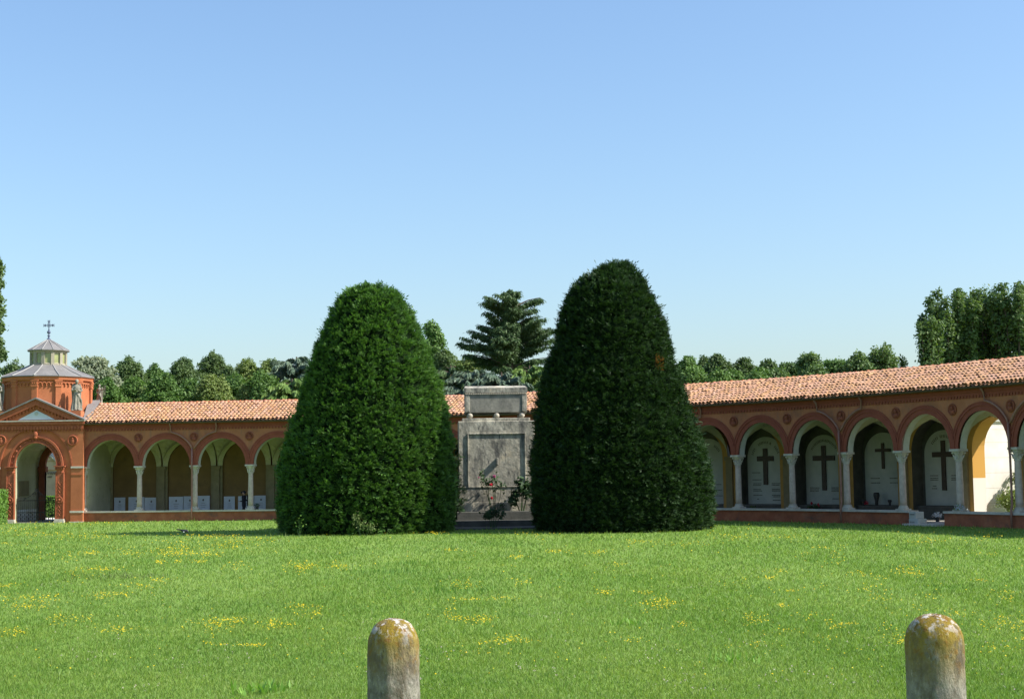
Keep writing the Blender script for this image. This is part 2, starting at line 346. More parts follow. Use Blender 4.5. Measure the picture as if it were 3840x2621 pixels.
def npmesh(name, V, k, mat, parent=None, smooth=False, label=None):
    """V: (N,k,3) array of separate k-gons"""
    N = len(V); me = bpy.data.meshes.new(name)
    off = np.array(wloc(parent)) if parent else np.zeros(3)
    me.vertices.add(N*k); me.vertices.foreach_set('co', (V.reshape(-1,3)-off).astype(np.float32).ravel())
    me.loops.add(N*k); me.loops.foreach_set('vertex_index', np.arange(N*k, dtype=np.int32))
    me.polygons.add(N); me.polygons.foreach_set('loop_start', np.arange(0, N*k, k, dtype=np.int32))
    me.polygons.foreach_set('loop_total', np.full(N, k, dtype=np.int32))
    me.update(calc_edges=True); me.materials.append(mat)
    o = bpy.data.objects.new(name, me); col.objects.link(o); o.parent = parent
    return o
def remesh(o, vox, smooth=True):
    m = o.modifiers.new('fuse', 'REMESH'); m.mode = 'VOXEL'; m.voxel_size = vox; m.use_smooth_shade = True
    s = o.modifiers.new('soft', 'SMOOTH'); s.factor = .5; s.iterations = 2
    return o
def copy_tree(o, parent=None, loc=None, rot=None):
    c = o.copy(); col.objects.link(c); c.parent = parent
    if loc is not None: c.location = loc
    if rot is not None: c.rotation_euler = (0,0,rot)
    for ch in o.children: copy_tree(ch, c)
    return c
def unit(a): return a / (np.linalg.norm(a, axis=-1, keepdims=True) + 1e-9)
def diamonds(base, axis, side, ln, wd):
    """leaf quads: base, left, tip, right"""
    ln = ln[:,None]; wd = wd[:,None]
    mid = base + axis*ln*.45
    return np.stack([base, mid - side*wd*.5, base + axis*ln, mid + side*wd*.5], axis=1)
def rdir(n):
    return unit(rng.normal(size=(n,3)))
def leaf_cloud(pts, out, size, aspect=.55, loose=.8):
    n = len(pts)
    nrm = unit(out + rdir(n)*loose)
    ax = unit(np.cross(nrm, rdir(n))); sd = np.cross(nrm, ax)
    ln = size*rng.uniform(.6, 1.35, n)
    return diamonds(pts - ax*ln[:,None]*.5, ax, sd, ln, ln*aspect)
def clump_points(clumps, per):
    P, O = [], []
    for (c, r, sq) in clumps:
        n = max(8, int(per * r * r))
        d = rdir(n); d[:,2] = np.where(d[:,2] < -.35, -d[:,2]*.5, d[:,2]); d = unit(d)
        rad = r*rng.uniform(.55, 1.06, n)**.6
        P.append(np.array(c) + d*rad[:,None]*np.array([1,1,sq])); O.append(unit(d + np.array([0,0,.35])))
    return np.concatenate(P), np.concatenate(O)

# ------------------------------------------------------------------ the curve of the arcade
SB, NB = 3.3519, 19
uu = np.linspace(0, 18*SB, 400)
TH = np.interp(uu, np.linspace(0, 18*SB, 5), [-0.0753, -0.1836, -0.6128, -0.9367, -1.2153])
du = uu[1]-uu[0]
cx = -25.2432 + np.concatenate([[0], np.cumsum(np.cos((TH[1:]+TH[:-1])/2))*du])
cy = 88.3697 + np.concatenate([[0], np.cumsum(np.sin((TH[1:]+TH[:-1])/2))*du])
P = [Vector((np.interp(k*SB, uu, cx), np.interp(k*SB, uu, cy), 0)) for k in range(19)]
d_ = (P[18]-P[17]).normalized(); d_ = Matrix.Rotation(-.066, 3, 'Z') @ d_
P.append(P[18] + d_*SB); d_ = Matrix.Rotation(-.066, 3, 'Z') @ d_; P.append(P[19] + d_*SB)
NB = 20
FR, ANG = [], []
for k in range(NB):
    t = (P[k+1]-P[k]).normalized(); a = math.atan2(t.y, t.x); ANG.append(a)
    FR.append(Matrix.Translation(P[k]) @ Matrix.Rotation(a, 4, 'Z'))
ANGC = [ANG[0]] + [(ANG[k]+ANG[k-1])/2 for k in range(1, NB)]
ZSILL, ZS, ZE, ZR = .6256, 3.2256, 5.7912, 7.0613
def loc_at(k, u, v, z): return FR[k] @ Vector((u, v, z))

arc = thing('arcade', P[8], 'long curved brick arcade with round arches, pale columns and terracotta tiled roof', 'arcade')
AA, AB_, NS = 1.435, 1.535, 22
def arch_pts(t, a=AA, b=AB_, clamp=True, s=SB):
    r = []
    for i in range(NS+1):
        ph = math.pi*i/NS; c = -math.cos(ph)
        te = t
        if clamp and abs(c) > 1e-6: te = min(t, (s/2)/abs(c) - a)
        r.append((s/2 + (a+te)*c, ZS + (b+te)*math.sin(ph)))
    return r
def strip_wall(mb, T, inner, ztop, v):
    top = [(x, ztop) for x, z in inner]
    for i in range(len(inner)-1):
        if abs(inner[i][0]-inner[i+1][0]) < 1e-4 and False: continue
        (x0,z0),(x1,z1) = inner[i], inner[i+1]
        if abs(x0-x1) < 1e-5: continue
        mb.add([(x0,v,z0),(x1,v,z1),(x1,v,ztop),(x0,v,ztop)], [(0,1,2,3)], T)
# front wall: one skin front, one back, over every bay
VF, VBk = -.225, .225
ZTOP = 5.40
fw = MB()
for k in range(NB):
    inn = arch_pts(.37)
    strip_wall(fw, FR[k], inn, ZTOP, VF)
    strip_wall(fw, FR[k], arch_pts(.0), ZTOP+.5, VBk)
fw.build('front_wall', M['plaster_red'], arc)
# cornice frieze with hanging dentils
cn = MB()
for k in range(NB):
    cn.box(0, SB, VF-.05, VBk, ZTOP, 5.52, FR[k]); cn.box(0, SB, VF-.10, VBk, 5.52, 5.66, FR[k])
    nd = 18
    for j in range(nd):
        x = (j+.5)*SB/nd
        cn.box(x-.055, x+.055, VF-.045, VF+.02, ZTOP-.11, ZTOP-.001, FR[k])
cn.build('cornice', M['arch_red'], arc)
# arches: ring (red), moulding and soffit, built once then copied per bay
def ring(mb, t0, t1, v, vb):
    a, b = arch_pts(t0), arch_pts(t1)
    for i in range(NS):
        mb.add([(a[i][0],v,a[i][1]),(b[i][0],v,b[i][1]),(b[i+1][0],v,b[i+1][1]),(a[i+1][0],v,a[i+1][1])], [(0,1,2,3)])
        mb.add([(b[i][0],v,b[i][1]),(b[i][0],vb,b[i][1]),(b[i+1][0],vb,b[i+1][1]),(b[i+1][0],v,b[i+1][1])], [(0,1,2,3)])
        mb.add([(a[i][0],v,a[i][1]),(a[i+1][0],v,a[i+1][1]),(a[i+1][0],vb,a[i+1][1]),(a[i][0],vb,a[i][1])], [(0,1,2,3)])
mb = MB(); ring(mb, 0, .21, VF-.01, VF+.1)
arch0 = mb.build('arch', M['arch_red'], arc, local=True)
mb = MB(); ring(mb, .21, .27, VF-.045, VF+.02); ring(mb, .33, .37, VF-.04, VF+.02); ring(mb, .27, .33, VF-.022, VF+.02)
am0 = mb.build('moulding', M['arch_red'], arch0, local=True)
mb = MB(); a = arch_pts(0)
for i in range(NS): mb.add([(a[i][0],VF,a[i][1]),(a[i+1][0],VF,a[i+1][1]),(a[i+1][0],VBk,a[i+1][1]),(a[i][0],VBk,a[i][1])], [(0,1,2,3)])
for x0, x1 in ((0, SB/2-AA), (SB/2+AA, SB)): mb.add([(x0,VF,ZS+.002),(x1,VF,ZS+.002),(x1,VBk,ZS+.002),(x0,VBk,ZS+.002)], [(0,1,2,3)])
sf0 = mb.build('soffit', M['soffit'], arch0, local=True)
for k in range(NB):
    L = P[k]-P[8]
    if k == 0: arch0.location = L; arch0.rotation_euler = (0,0,ANG[0])
    else: copy_tree(arch0, arc, L, ANG[k])
# columns
mb = MB(); mb.lathe([(.155,.20),(.15,.5),(.148,1.2),(.135,2.0),(.127,2.08)], 20)
cl0 = mb.build('column', M['stone_pink'], arc, smooth=True, local=True)
mb = MB(); mb.box(-.24,.24,-.24,.24,0,.07); mb.lathe([(.225,.07),(.23,.10),(.215,.135),(.185,.145),(.18,.165),(.195,.18),(.185,.205),(.155,.215)], 20)
mb.build('base', M['stone_white'], cl0, local=True)
mb = MB(); mb.lathe([(.15,2.06),(.155,2.09),(.14,2.12),(.145,2.2),(.16,2.32),(.2,2.44),(.23,2.5)], 20)
for q in range(4):
    t = math.pi/4 + q*math.pi/2; c, s = math.cos(t), math.sin(t)
    mb.ball((c*.235, s*.235, 2.44), .06, 8, 6)
    mb.tube([(c*.145,s*.145,2.14),(c*.17,s*.17,2.26),(c*.235,s*.235,2.36)], [.045,.05,.02], 6)
    c2, s2 = math.cos(t+math.pi/4), math.sin(t+math.pi/4)
    mb.tube([(c2*.145,s2*.145,2.14),(c2*.165,s2*.165,2.24),(c2*.2,s2*.2,2.31)], [.05,.05,.02], 6)
mb.box(-.27,.27,-.27,.27,2.50,2.598)
mb.build('capital', M['stone_white'], cl0, local=True)
for k in range(NB):
    L = P[k]-P[8]+Vector((0,0,ZSILL)); 
    if k == 0: cl0.location = L; cl0.rotation_euler = (0,0,ANGC[0])
    else: copy_tree(cl0, arc, L, ANGC[k])
# medallions in the spandrels
mb = MB(); T = Matrix.Rotation(math.pi/2, 4, 'X')
mb.lathe([(.235,0),(.25,.05),(.215,.075),(.20,.045),(.17,.02),(.001,.02)], 24, T=T)
mb.ball((0,-.07,.06), .075, 10, 8, 1, .8, 1.25); mb.ball((0,-.04,-.10), .14, 12, 8, 1, .5, .75)
md0 = mb.build('medallion', M['medal'], arc, smooth=True, local=True)
for k in range(1, NB):
    L = P[k] - P[8] + Vector((0,0,4.87)) + Matrix.Rotation(ANGC[k], 3, 'Z') @ Vector((0,VF-.005,0))
    if k == 1: md0.location = L; md0.rotation_euler = (0,0,ANGC[1])
    else: copy_tree(md0, arc, L, ANGC[k])
# low wall + sill, in two runs either side of the entrance
def run(k0, u0, k1, u1, v0, v1, z0, z1, mb):
    for k in range(k0, k1+1):
        a = u0 if k == k0 else -.0; b = u1 if k == k1 else SB
        mb.box(a, b, v0, v1, z0, z1, FR[k])
for (k0,u0,k1,u1) in ((0,0,15,.62),(15,2.62,NB-1,SB)):
    mb = MB(); run(k0,u0,k1,u1,-.22,.22,-.1,ZSILL-.09,mb); mb.build('low_wall', M['low_wall'], arc)
    mb = MB(); run(k0,u0,k1,u1,-.30,.28,ZSILL-.09,ZSILL,mb); mb.build('sill', M['stone_white'], arc)
# floor and doorstep
mb = MB()
for k in range(NB): mb.box(-.1, SB+.1, -.18, 5.2, -.05, .10, FR[k])
mb.build('gallery_floor', M['floor'], arc)
mb = MB(); mb.box(.66, 2.6, -.75, -.19, -.02, .085, FR[15]); mb.build('doorstep', M['stone_white'], arc, bevel=.01)
# vaults
VB = 3.95
vt = MB(); GN = 16
for k in range(NB):
    vs, fs = [], []
    for i in range(GN+1):
        for j in range(GN+1):
            ci, cj = -math.cos(math.pi*i/GN), -math.cos(math.pi*j/GN)
            u = SB*(ci+1)/2; v = .225 + (VB-.225)*(cj+1)/2
            z = ZS + 1.62*max(math.sqrt(max(0,1-ci*ci)), math.sqrt(max(0,1-cj*cj)))
            vs.append((u, v, z))
    for i in range(GN):
        for j in range(GN):
            q = i*(GN+1)+j; fs.append((q, q+1, q+GN+2, q+GN+1))
    vt.add(vs, fs, FR[k])
vt.build('vault', M['vault'], arc, smooth=False)
# inner wall, niches and the passage
OPEN = (15, 16)
bw = MB(); bs_ = MB(); BA, BB = 1.36, 1.46
bowl, bowr = SB/2-BA, SB/2+BA
for k in range(NB):
    inn = arch_pts(0, BA, BB)
    strip_wall(bs_ if k < 8 else bw, FR[k], inn, 5.6, VB)
    for x0, x1 in ((0, bowl), (bowr, SB)): (bs_ if k < 8 else bw).add([(x0,VB,ZS),(x1,VB,ZS),(x1,VB,5.6),(x0,VB,5.6)], [(0,1,2,3)], FR[k])
    if k >= 8:
        for x0, x1 in ((0, bowl), (bowr, SB)): bw.box(x0, x1, VB, VB+.3 if k not in OPEN else VB+.75, .1, ZS, FR[k])
    else:
        wp = MB(); wp.box(bowr, SB, VB, VB+.3, .1, ZS, FR[k]); wp.box(0, bowl, VB, VB+.3, .1, ZS, FR[k+1])
        if k == 0: wp0 = MB(); wp0.box(0, bowl, VB, VB+.3, .1, ZS, FR[0]); wp0.build('wall_pier', M['pilaster'], arc)
        wp.build('wall_pier', M['pilaster'], arc)
bw.build('inner_wall', M['ochre'], arc); bs_.build('inner_spandrel', M['vault'], arc)
# two-tone passage paint: white dado below, ochre above
def passage_mat():
    m, nt, n, l, p = _base('passage_paint')
    g = n.new('ShaderNodeNewGeometry'); sx = n.new('ShaderNodeSeparateXYZ'); l.new(g.outputs['Position'], sx.inputs[0])
    mt = n.new('ShaderNodeMath'); mt.operation = 'GREATER_THAN'; mt.inputs[1].default_value = 1.98; l.new(sx.outputs[2], mt.inputs[0])
    mx = n.new('ShaderNodeMix'); mx.data_type = 'RGBA'; l.new(mt.outputs[0], mx.inputs[0]); mx.inputs[6].default_value = (.66,.62,.54,1); mx.inputs[7].default_value = (.52,.28,.055,1)
    l.new(mx.outputs[2], p.inputs['Base Color']); p.inputs['Roughness'].default_value = .9; return m
M['passage'] = passage_mat()
def reveal(k, v0, v1, mat, name, closed, backmat=None):
    mb = MB(); a = [(bowl+.002, .1)] + arch_pts(-.002, BA, BB, False) + [(bowr-.002, .1)]
    for i in range(len(a)-1):
        mb.add([(a[i][0],v0,a[i][1]),(a[i+1][0],v0,a[i+1][1]),(a[i+1][0],v1,a[i+1][1]),(a[i][0],v1,a[i][1])], [(0,1,2,3)], FR[k])
    if closed: mb.add([(x,v1,z) for x,z in a], [tuple(range(len(a)))], FR[k])
    return mb.build(name, mat, arc)
for k in range(NB):
    if k in OPEN: 
        reveal(k, VB-.001, VB+.78, M['passage'], 'passage_arch', False)
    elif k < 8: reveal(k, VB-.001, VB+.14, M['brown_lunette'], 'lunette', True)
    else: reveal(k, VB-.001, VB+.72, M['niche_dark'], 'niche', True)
# outer back skin so that no daylight leaks in
mb = MB()
for k in range(NB):
    if k in OPEN:
        strip_wall(mb, FR[k], arch_pts(0, BA, BB), 5.6, VB+.78)
    else: mb.box(0, SB, 5.25, 5.35, 0, 5.7, FR[k])
mb.build('rear_wall', M['plaster_red'], arc)
mb = MB(); mb.box(-.05, .17, .22, VB+.05, .1, 5.0, FR[0]); mb.build('end_wall', M['vault'], arc)
# pilasters on the inner wall
mb = MB(); mb.box(-.20,.20,-.10,.02,.1,ZS-.22); mb.box(-.25,.25,-.15,.02,ZS-.22,ZS-.02); mb.box(-.24,.24,-.14,.02,.1,.34)
pl0 = mb.build('pilaster', M['pilaster'], arc, local=True)
for k in range(1, NB):
    L = P[k]-P[8] + Matrix.Rotation(ANGC[k], 3, 'Z') @ Vector((0, VB-.02, 0))
    if k == 1: pl0.location = L; pl0.rotation_euler = (0,0,ANGC[1])
    else:
        c = copy_tree(pl0, arc, L, ANGC[k])
# white memorial panels low on the left gallery wall
for k in range(0, 8):
    ws = [.92, .80, .88] if k % 2 else [.72, 0, 1.02, .85]
    x = bowl+.06
    for w in ws:
        if w == 0: x += .18; continue
        mb = MB(); top = 1.34 + .07*random.random()
        mb.box(x, x+w-.03, VB+.06, VB+.14, .1, top, FR[k])
        sl_ = mb.build('memorial_slab', M['slab_white'], arc, bevel=.012)
        mb = MB(); T = FR[k]
        xm = x + w*.5
        mb.ball((xm, VB+.06, top-.25), .055, 10, 6, 1, .3, 1.3, T=T)
        sb_ = mb.build('portrait_oval', M['ink'], sl_)
        mb = MB()
        for q in range(3):
            ww = w*random.uniform(.25,.4); mb.box(xm-ww*.5, xm+ww*.5, VB+.05, VB+.059, top-.45-.12*q, top-.43-.12*q, FR[k])
        mb.build('lettering', M['ink'], sl_)
        x += w
# the four big niche tombs: round-headed slab, bronze cross, lettering
def niche_tomb(k, cross, words, rows, seed):
    r_ = random.Random(seed); T = FR[k]; vb = VB+.66; xc = SB/2
    pts = [(xc-1.17, .72)] + [(xc-1.17*math.cos(math.pi*i/20), 3.08+1.13*math.sin(math.pi*i/20)) for i in range(21)] + [(xc+1.17, .72)]
    mb = MB(); mb.prism(pts[::-1], vb, vb+.05, T); s = mb.build('tomb_slab', M['slab'], arc)
    mb = MB(); mb.box(xc-1.34, xc+1.34, vb-.42, vb+.055, .101, .60, T); mb.box(xc-1.34, xc+1.34, vb-.46, vb+.055, .60, .70, T)
    mb.build('tomb_plinth', M['niche_dark'], arc)
    if cross:
        zc0, zc1, arm, th = cross; mb = MB(); za = zc1 - (zc1-zc0)*.28
        mb.box(xc-th/2, xc+th/2, vb-.07, vb-.005, zc0, zc1, T); mb.box(xc-arm/2, xc-th/2, vb-.07, vb-.005, za-th/2, za+th/2, T); mb.box(xc+th/2, xc+arm/2, vb-.07, vb-.005, za-th/2, za+th/2, T)
        mb.build('cross', M['bronze'], s)
    mb = MB()
    for (a0, a1) in words:                                   # lettering round the head of the slab
        n = max(2, int((a1-a0)/6.0))
        for i in range(n):
            a = R(a0 + (a1-a0)*(i+.5)/n); rr = .86
            X, Z = xc-rr*math.cos(a), 3.06+rr*math.sin(a)
            Tl = T @ Matrix.Translation((X, vb-.012, Z)) @ Matrix.Rotation(-(math.pi/2-a), 4, 'Y') @ Matrix.Rotation(0,4,'X')
            mb.box(-.032,.0,0,.01,-.06,.06,Tl); 
            if r_.random() < .7: mb.box(.0,.03,0,.01,.035,.06,Tl)
            if r_.random() < .6: mb.box(.0,.03,0,.01,-.06,-.035,Tl)
    for (x, z, w) in rows:
        xx = x - w/2
        while xx < x + w/2:
            q = r_.uniform(.03,.07); mb.box(xc+xx, xc+xx+q, vb-.012, vb-.002, z-.022, z+.022, T); xx += q + r_.uniform(.015,.03)
    if mb.v: mb.build('lettering', M['ink'], s)
    return s
def rowset(xs, zs, w): return [(x, z, w) for x in xs for z in zs]
niche_tomb(8, (1.5,3.2,1.0,.16), [(30,150)], rowset((-.6,.6),(1.5,1.2),.5), 1)
niche_tomb(9, (1.5,3.4,1.1,.18), [(30,150)], rowset((-.6,.6),(1.5,1.2),.5), 2)
niche_tomb(10, None, [(118,150)], rowset((-.5,.55),(1.75,1.45,1.15),.55), 3)
niche_tomb(11, (1.72,3.60,1.02,.26), [(14,42),(58,104),(110,116),(132,162)], rowset((-.62,),(2.35,1.98),.5)+rowset((-.58,.60),(1.78,1.70,1.48,1.40,1.18),.50)+[(.60,1.1,.4),(.60,.92,.42),(-.55,.98,.1)], 4)
niche_tomb(12, (1.42,3.66,1.34,.25), [(28,152)], rowset((-.66,.68),(1.55,1.46,1.38),.55)+[(.7,1.0,.5)], 5)
niche_tomb(13, (2.45,3.70,.92,.15), [], rowset((-.55,.62),(2.0,1.78),.55), 6)
niche_tomb(14, (1.42,3.72,1.30,.24), [(36,70),(76,140)], rowset((-.62,.62),(2.10,1.98,1.90),.45)+[(-.62,1.62,.2),(-.62,1.5,.3)], 7)
niche_tomb(17, (1.5,3.5,1.1,.2), [(30,150)], rowset((-.6,.6),(1.5,1.2),.5), 8)
niche_tomb(18, (1.5,3.5,1.1,.2), [(30,150)], rowset((-.6,.6),(1.5,1.2),.5), 9)
# roof: barrel tiles, every one a curved shell
VE, VR_ = -.55, 2.6
slope = math.atan2(ZR-.08-ZE, VR_-VE); SL = math.hypot(ZR-.08-ZE, VR_-VE)
NC, NR = 14, 9
rt = MB()
def shell(T, x, s0, ln, r0, r1, up, lift0, lift1, n=5):
    vs, fs = [], []
    wv = .018*mn.noise(Vector(((T @ Vector((x,0,0))).x*.7, (T @ Vector((x,0,0))).y*.7, s0*.9)))
    lift0 += wv; lift1 += wv
    for (sv, rr, lf) in ((s0, r0, lift0), (s0+ln, r1, lift1)):
        for i in range(n+1):
            a = math.pi*i/n; X = x - rr*math.cos(a); h = rr*.9*math.sin(a)*up + lf
            vs.append((X, VE + sv*math.cos(slope) - h*math.sin(slope), ZE + sv*math.sin(slope) + h*math.cos(slope)))
    for i in range(n): fs.append((i, i+1, n+2+i, n+1+i))
    rt.add(vs, fs, T)
for k in range(NB):
    for c in range(NC):
        for r in range(NR):
            j = random.gauss(0, .009); e = SL/NR
            x = (c+.5)*SB/NC + j; s0 = r*e - .06 + random.gauss(0,.016); ln = e + .07
            li = .055 if random.random() > .06 else .08
            shell(FR[k], x, s0, ln, .100, .082, 1, li+.02, li-.012)
            x2 = c*SB/NC + random.gauss(0,.006)
            shell(FR[k], x2, s0-.04, ln, .100, .112, -1, .085, .06)
rt.build('roof_tiles', M['tile'], arc, smooth=False)
mb = MB()
for k in range(NB):
    f = FR[k]
    mb.add([(0,VE+.1,ZE-.03),(SB,VE+.1,ZE-.03),(SB,VR_,ZR-.11),(0,VR_,ZR-.11)], [(0,1,2,3)], f)
    mb.add([(-.2,VR_,ZR-.04),(SB+.2,VR_,ZR-.04),(SB+.2,6.3,5.75),(-.2,6.3,5.75)], [(0,1,2,3)], f)
    mb.box(0, SB, VE+.12, VF+.1, 5.665, 5.72, f)
mb.build('roof_deck', M['under'], arc)
mb = MB()
for k in range(NB):
    n = 9
    for j in range(n):
        x0 = j*SB/n; dz = random.gauss(0,.006)
        vs, fs = [], []
        for (x, rr) in ((x0-.03,.15),(x0+.05,.15),(x0+.06,.125),(x0+SB/n,.12)):
            for i in range(7):
                a = math.pi*i/6; vs.append((x, VR_ - rr*math.cos(a), ZR - .09 + dz + rr*.95*math.sin(a)))
        for q in range(3):
            for i in range(6): fs.append((q*7+i, q*7+i+1, q*7+i+8, q*7+i+7))
        mb.add(vs, fs, FR[k])
mb.build('ridge_tiles', M['ridge'], arc)
mb = MB()
for k in range(NB):
    vs, fs = [], []
    for x in (-.01, SB+.01):
        for i in range(7):
            a = math.pi + math.pi*i/6; vs.append((x, VE-.01 + .085*math.cos(a), ZE-.045 + .085*math.sin(a)))
    for i in range(6): fs.append((i, i+1, i+8, i+7))
    mb.add(vs, fs, FR[k])
gu = mb.build('gutter', M['gutter'], arc)
# downpipes: two feeders follow the arches and meet at a column
for k in (2, 5, 8, 11, 14, 17):
    mb = MB(); vv = VF-.11
    for (kk, sgn) in ((k-1, 1), (k, -1)):
        pts = [(SB/2 + sgn*.28, VE+.02, ZE-.08), (SB/2+sgn*.28, vv-.02, 5.5)]
        for i in range(9):
            a = math.pi/2 - sgn*0 ; ph = R(80) - R(44)*i/8
            pts.append((SB/2 + sgn*(AA+.42)*math.cos(ph), vv, ZS + (AB_+.42)*math.sin(ph)))
        pts.append((SB/2 + sgn*(SB/2) - (.10 if sgn > 0 else -.02)*1, vv, ZS+.95))
        mb.tube([FR[kk] @ Vector(p) for p in pts], .045, 8)
    Tc = Matrix.Translation(P[k]) @ Matrix.Rotation(ANGC[k], 4, 'Z')
    mb.tube([Tc @ Vector(p) for p in ((-.09,vv,ZS+1.0),(-.09,vv,ZS-.1),(-.09,-.30,ZS-.3),(-.09,-.30,.95),(-.09,-.36,.7),(-.09,-.36,.02))], .048, 8)
    mb.build('downpipe', M['pipe'], arc, smooth=True)
# stone pier box with a plaque at the end of the low wall
st = thing('stone_block', loc_at(15,.95,-.1,0), 'pale inscribed stone block at the open end of the low wall', 'stone block')
mb = MB(); mb.box(.63, 1.18, -.32, .2, 0, .28, FR[15]); mb.box(.63, 1.02, -.30, .2, .28, .58, FR[15]); mb.build('block', M['slab'], st, bevel=.02)
mb = MB()
for q in range(3):
    for j in range(3): mb.box(.70+.10*j, .77+.10*j, -.326, -.301, .20-.07*q+.25*(q<1), .235-.07*q+.25*(q<1), FR[15])
mb.build('lettering', M['ink'], st)

# ------------------------------------------------------------------ the chapel at the left end
YF = 87.78
def fx(px, py=1750, Y=YF): return at(px, py, Y).x
def fz(py, px=134, Y=YF): return at(px, py, Y).z
XA = fx(134); CH = thing('chapel', (XA, YF+2.6, 0), 'red brick entrance chapel with pediment, twelve-sided drum and grey lead roof', 'chapel')
XR = fx(311); XL = 2*XA - XR
ZSP, ZAP = fz(1747), fz(1661)
RO = (fx(214)-fx(60))/2; RB = ZAP-ZSP
ZEN = fz(1613); ZCOR = fz(1581)
DEP = 5.2; YB = YF+DEP
def cart(t, n=24, a=None, b=None): 
    a = a or RO; b = b or RB
    return [(XA - (a+t)*math.cos(math.pi*i/n), ZSP + (b+t)*math.sin(math.pi*i/n)) for i in range(n+1)]
def wall_with_arch(mb, inn, x0, x1, ztop, y, zb=0.0):
    for i in range(len(inn)-1):
        (a,za),(b,zb_) = inn[i], inn[i+1]
        mb.add([(a,y,za),(b,y,zb_),(b,y,ztop),(a,y,ztop)], [(0,1,2,3)])
    mb.add([(x0,y,zb),(inn[0][0],y,zb),(inn[0][0],y,ztop),(x0,y,ztop)], [(0,1,2,3)])
    mb.add([(inn[-1][0],y,zb),(x1,y,zb),(x1,y,ztop),(inn[-1][0],y,ztop)], [(0,1,2,3)])
    for (xi, zi) in (inn[0], inn[-1]): pass
def below(mb, inn, y0, y1, zb=0.0):
    for i in range(len(inn)-1):
        (a,za),(b,zb_) = inn[i], inn[i+1]; mb.add([(a,y0,za),(b,y0,zb_),(b,y1,zb_),(a,y1,za)], [(0,1,2,3)])
    for (x,z) in (inn[0], inn[-1]): mb.add([(x,y0,zb),(x,y0,z),(x,y1,z),(x,y1,zb)], [(0,1,2,3)])
mb = MB()
TR = .86                                                       # outer recess
wall_with_arch(mb, cart(TR), XL, XR, ZEN, YF)
below(mb, cart(TR), YF, YF+.10)
# recessed field with the opening
inn, out = cart(0), cart(TR+.01)
for i in range(24): mb.add([(inn[i][0],YF+.10,inn[i][1]),(inn[i+1][0],YF+.10,inn[i+1][1]),(out[i+1][0],YF+.10,out[i+1][1]),(out[i][0],YF+.10,out[i][1])], [(0,1,2,3)])
for sg in (-1, 1): 
    xi, xo = XA+sg*RO, XA+sg*(RO+TR+.01); mb.add([(xi,YF+.10,0),(xo,YF+.10,0),(xo,YF+.10,ZSP),(xi,YF+.10,ZSP)], [(0,1,2,3)])
mb.box(XR-.01, XR, YF, YB, 0, ZCOR); mb.box(XL, XL+.01, YF, YB, 0, ZCOR)
wall_with_arch(mb, cart(-.03), XL, XR, ZCOR, YB)
mb.box(XL+.02, XR-.02, YF+.02, YB-.02, ZEN, ZEN+.02)
wm = mb.build('facade_wall', M['chapel_red'], CH)
# inner passage plaster
mb = MB(); below(mb, cart(.0), YF+.10, YF+.5); 
a2 = cart(.25)
below(mb, a2, YF+.5, YB-.02)
for i in range(24): mb.add([(inn[i][0],YF+.5,inn[i][1]),(inn[i+1][0],YF+.5,inn[i+1][1]),(a2[i+1][0],YF+.5,a2[i+1][1]),(a2[i][0],YF+.5,a2[i][1])], [(0,1,2,3)])
for sg in (-1,1): mb.add([(XA+sg*RO,YF+.5,0),(XA+sg*(RO+.25),YF+.5,0),(XA+sg*(RO+.25),YF+.5,ZSP),(XA+sg*RO,YF+.5,ZSP)], [(0,1,2,3)])
mb.build('passage_lining', M['vault'], CH)
mb = MB(); xw = XA-RO-.24; mb.box(xw, xw+.04, YF+1.4, YF+3.2, 1.55, 2.45); pq = mb.build('wall_plaque', M['pilaster'], CH)
mb = MB(); mb.box(xw, xw+.5, YF+1.2, YF+3.4, .0, .75); mb.build('wall_tomb', M['slab_white'], CH, bevel=.02)
# rear arch dark terracotta surround
mb = MB(); i0, i1 = cart(-.20), cart(.12)
for i in range(24): mb.add([(i0[i][0],YB-.30,i0[i][1]),(i0[i+1][0],YB-.30,i0[i+1][1]),(i1[i+1][0],YB-.30,i1[i+1][1]),(i1[i][0],YB-.30,i1[i][1])], [(0,1,2,3)])
below(mb, i0, YB-.30, YB+.02)
for sg in (-1,1): mb.box(min(XA+sg*(RO-.20),XA+sg*(RO+.15)), max(XA+sg*(RO-.20),XA+sg*(RO+.15)), YB-.34, YB+.04, 0, ZSP-.05)
for sg in (-1,1): mb.box(XA+sg*(RO-.05)-.24, XA+sg*(RO-.05)+.24, YB-.42, YB+.06, ZSP-.32, ZSP)
mb.build('rear_arch', M['medal'], CH)
mb = MB(); mb.box(XL, XR, YF+.1, YB, -.05, .04); mb.build('chapel_floor', M['floor'], CH)
# decorated front archivolt
def cring(mb, t0, t1, y, yb, n=24):
    a, b = cart(t0), cart(t1)
    for i in range(n):
        for (p, q) in ((a,b),): mb.add([(p[i][0],y,p[i][1]),(q[i][0],y,q[i][1]),(q[i+1][0],y,q[i+1][1]),(p[i+1][0],y,p[i+1][1])], [(0,1,2,3)])
        mb.add([(b[i][0],y,b[i][1]),(b[i][0],yb,b[i][1]),(b[i+1][0],yb,b[i+1][1]),(b[i+1][0],y,b[i+1][1])], [(0,1,2,3)])
        mb.add([(a[i][0],y,a[i][1]),(a[i+1][0],y,a[i+1][1]),(a[i+1][0],yb,a[i+1][1]),(a[i][0],yb,a[i][1])], [(0,1,2,3)])
mb = MB(); cring(mb, 0, .08, YF-.06, YF+.12); cring(mb, .08, .30, YF+.01, YF+.12); cring(mb, .30, .42, YF-.10, YF+.12); m2_ = MB(); cring(m2_, .86, .93, YF-.03, YF+.02); m2_.build('outer_moulding', M['terracotta'], CH)
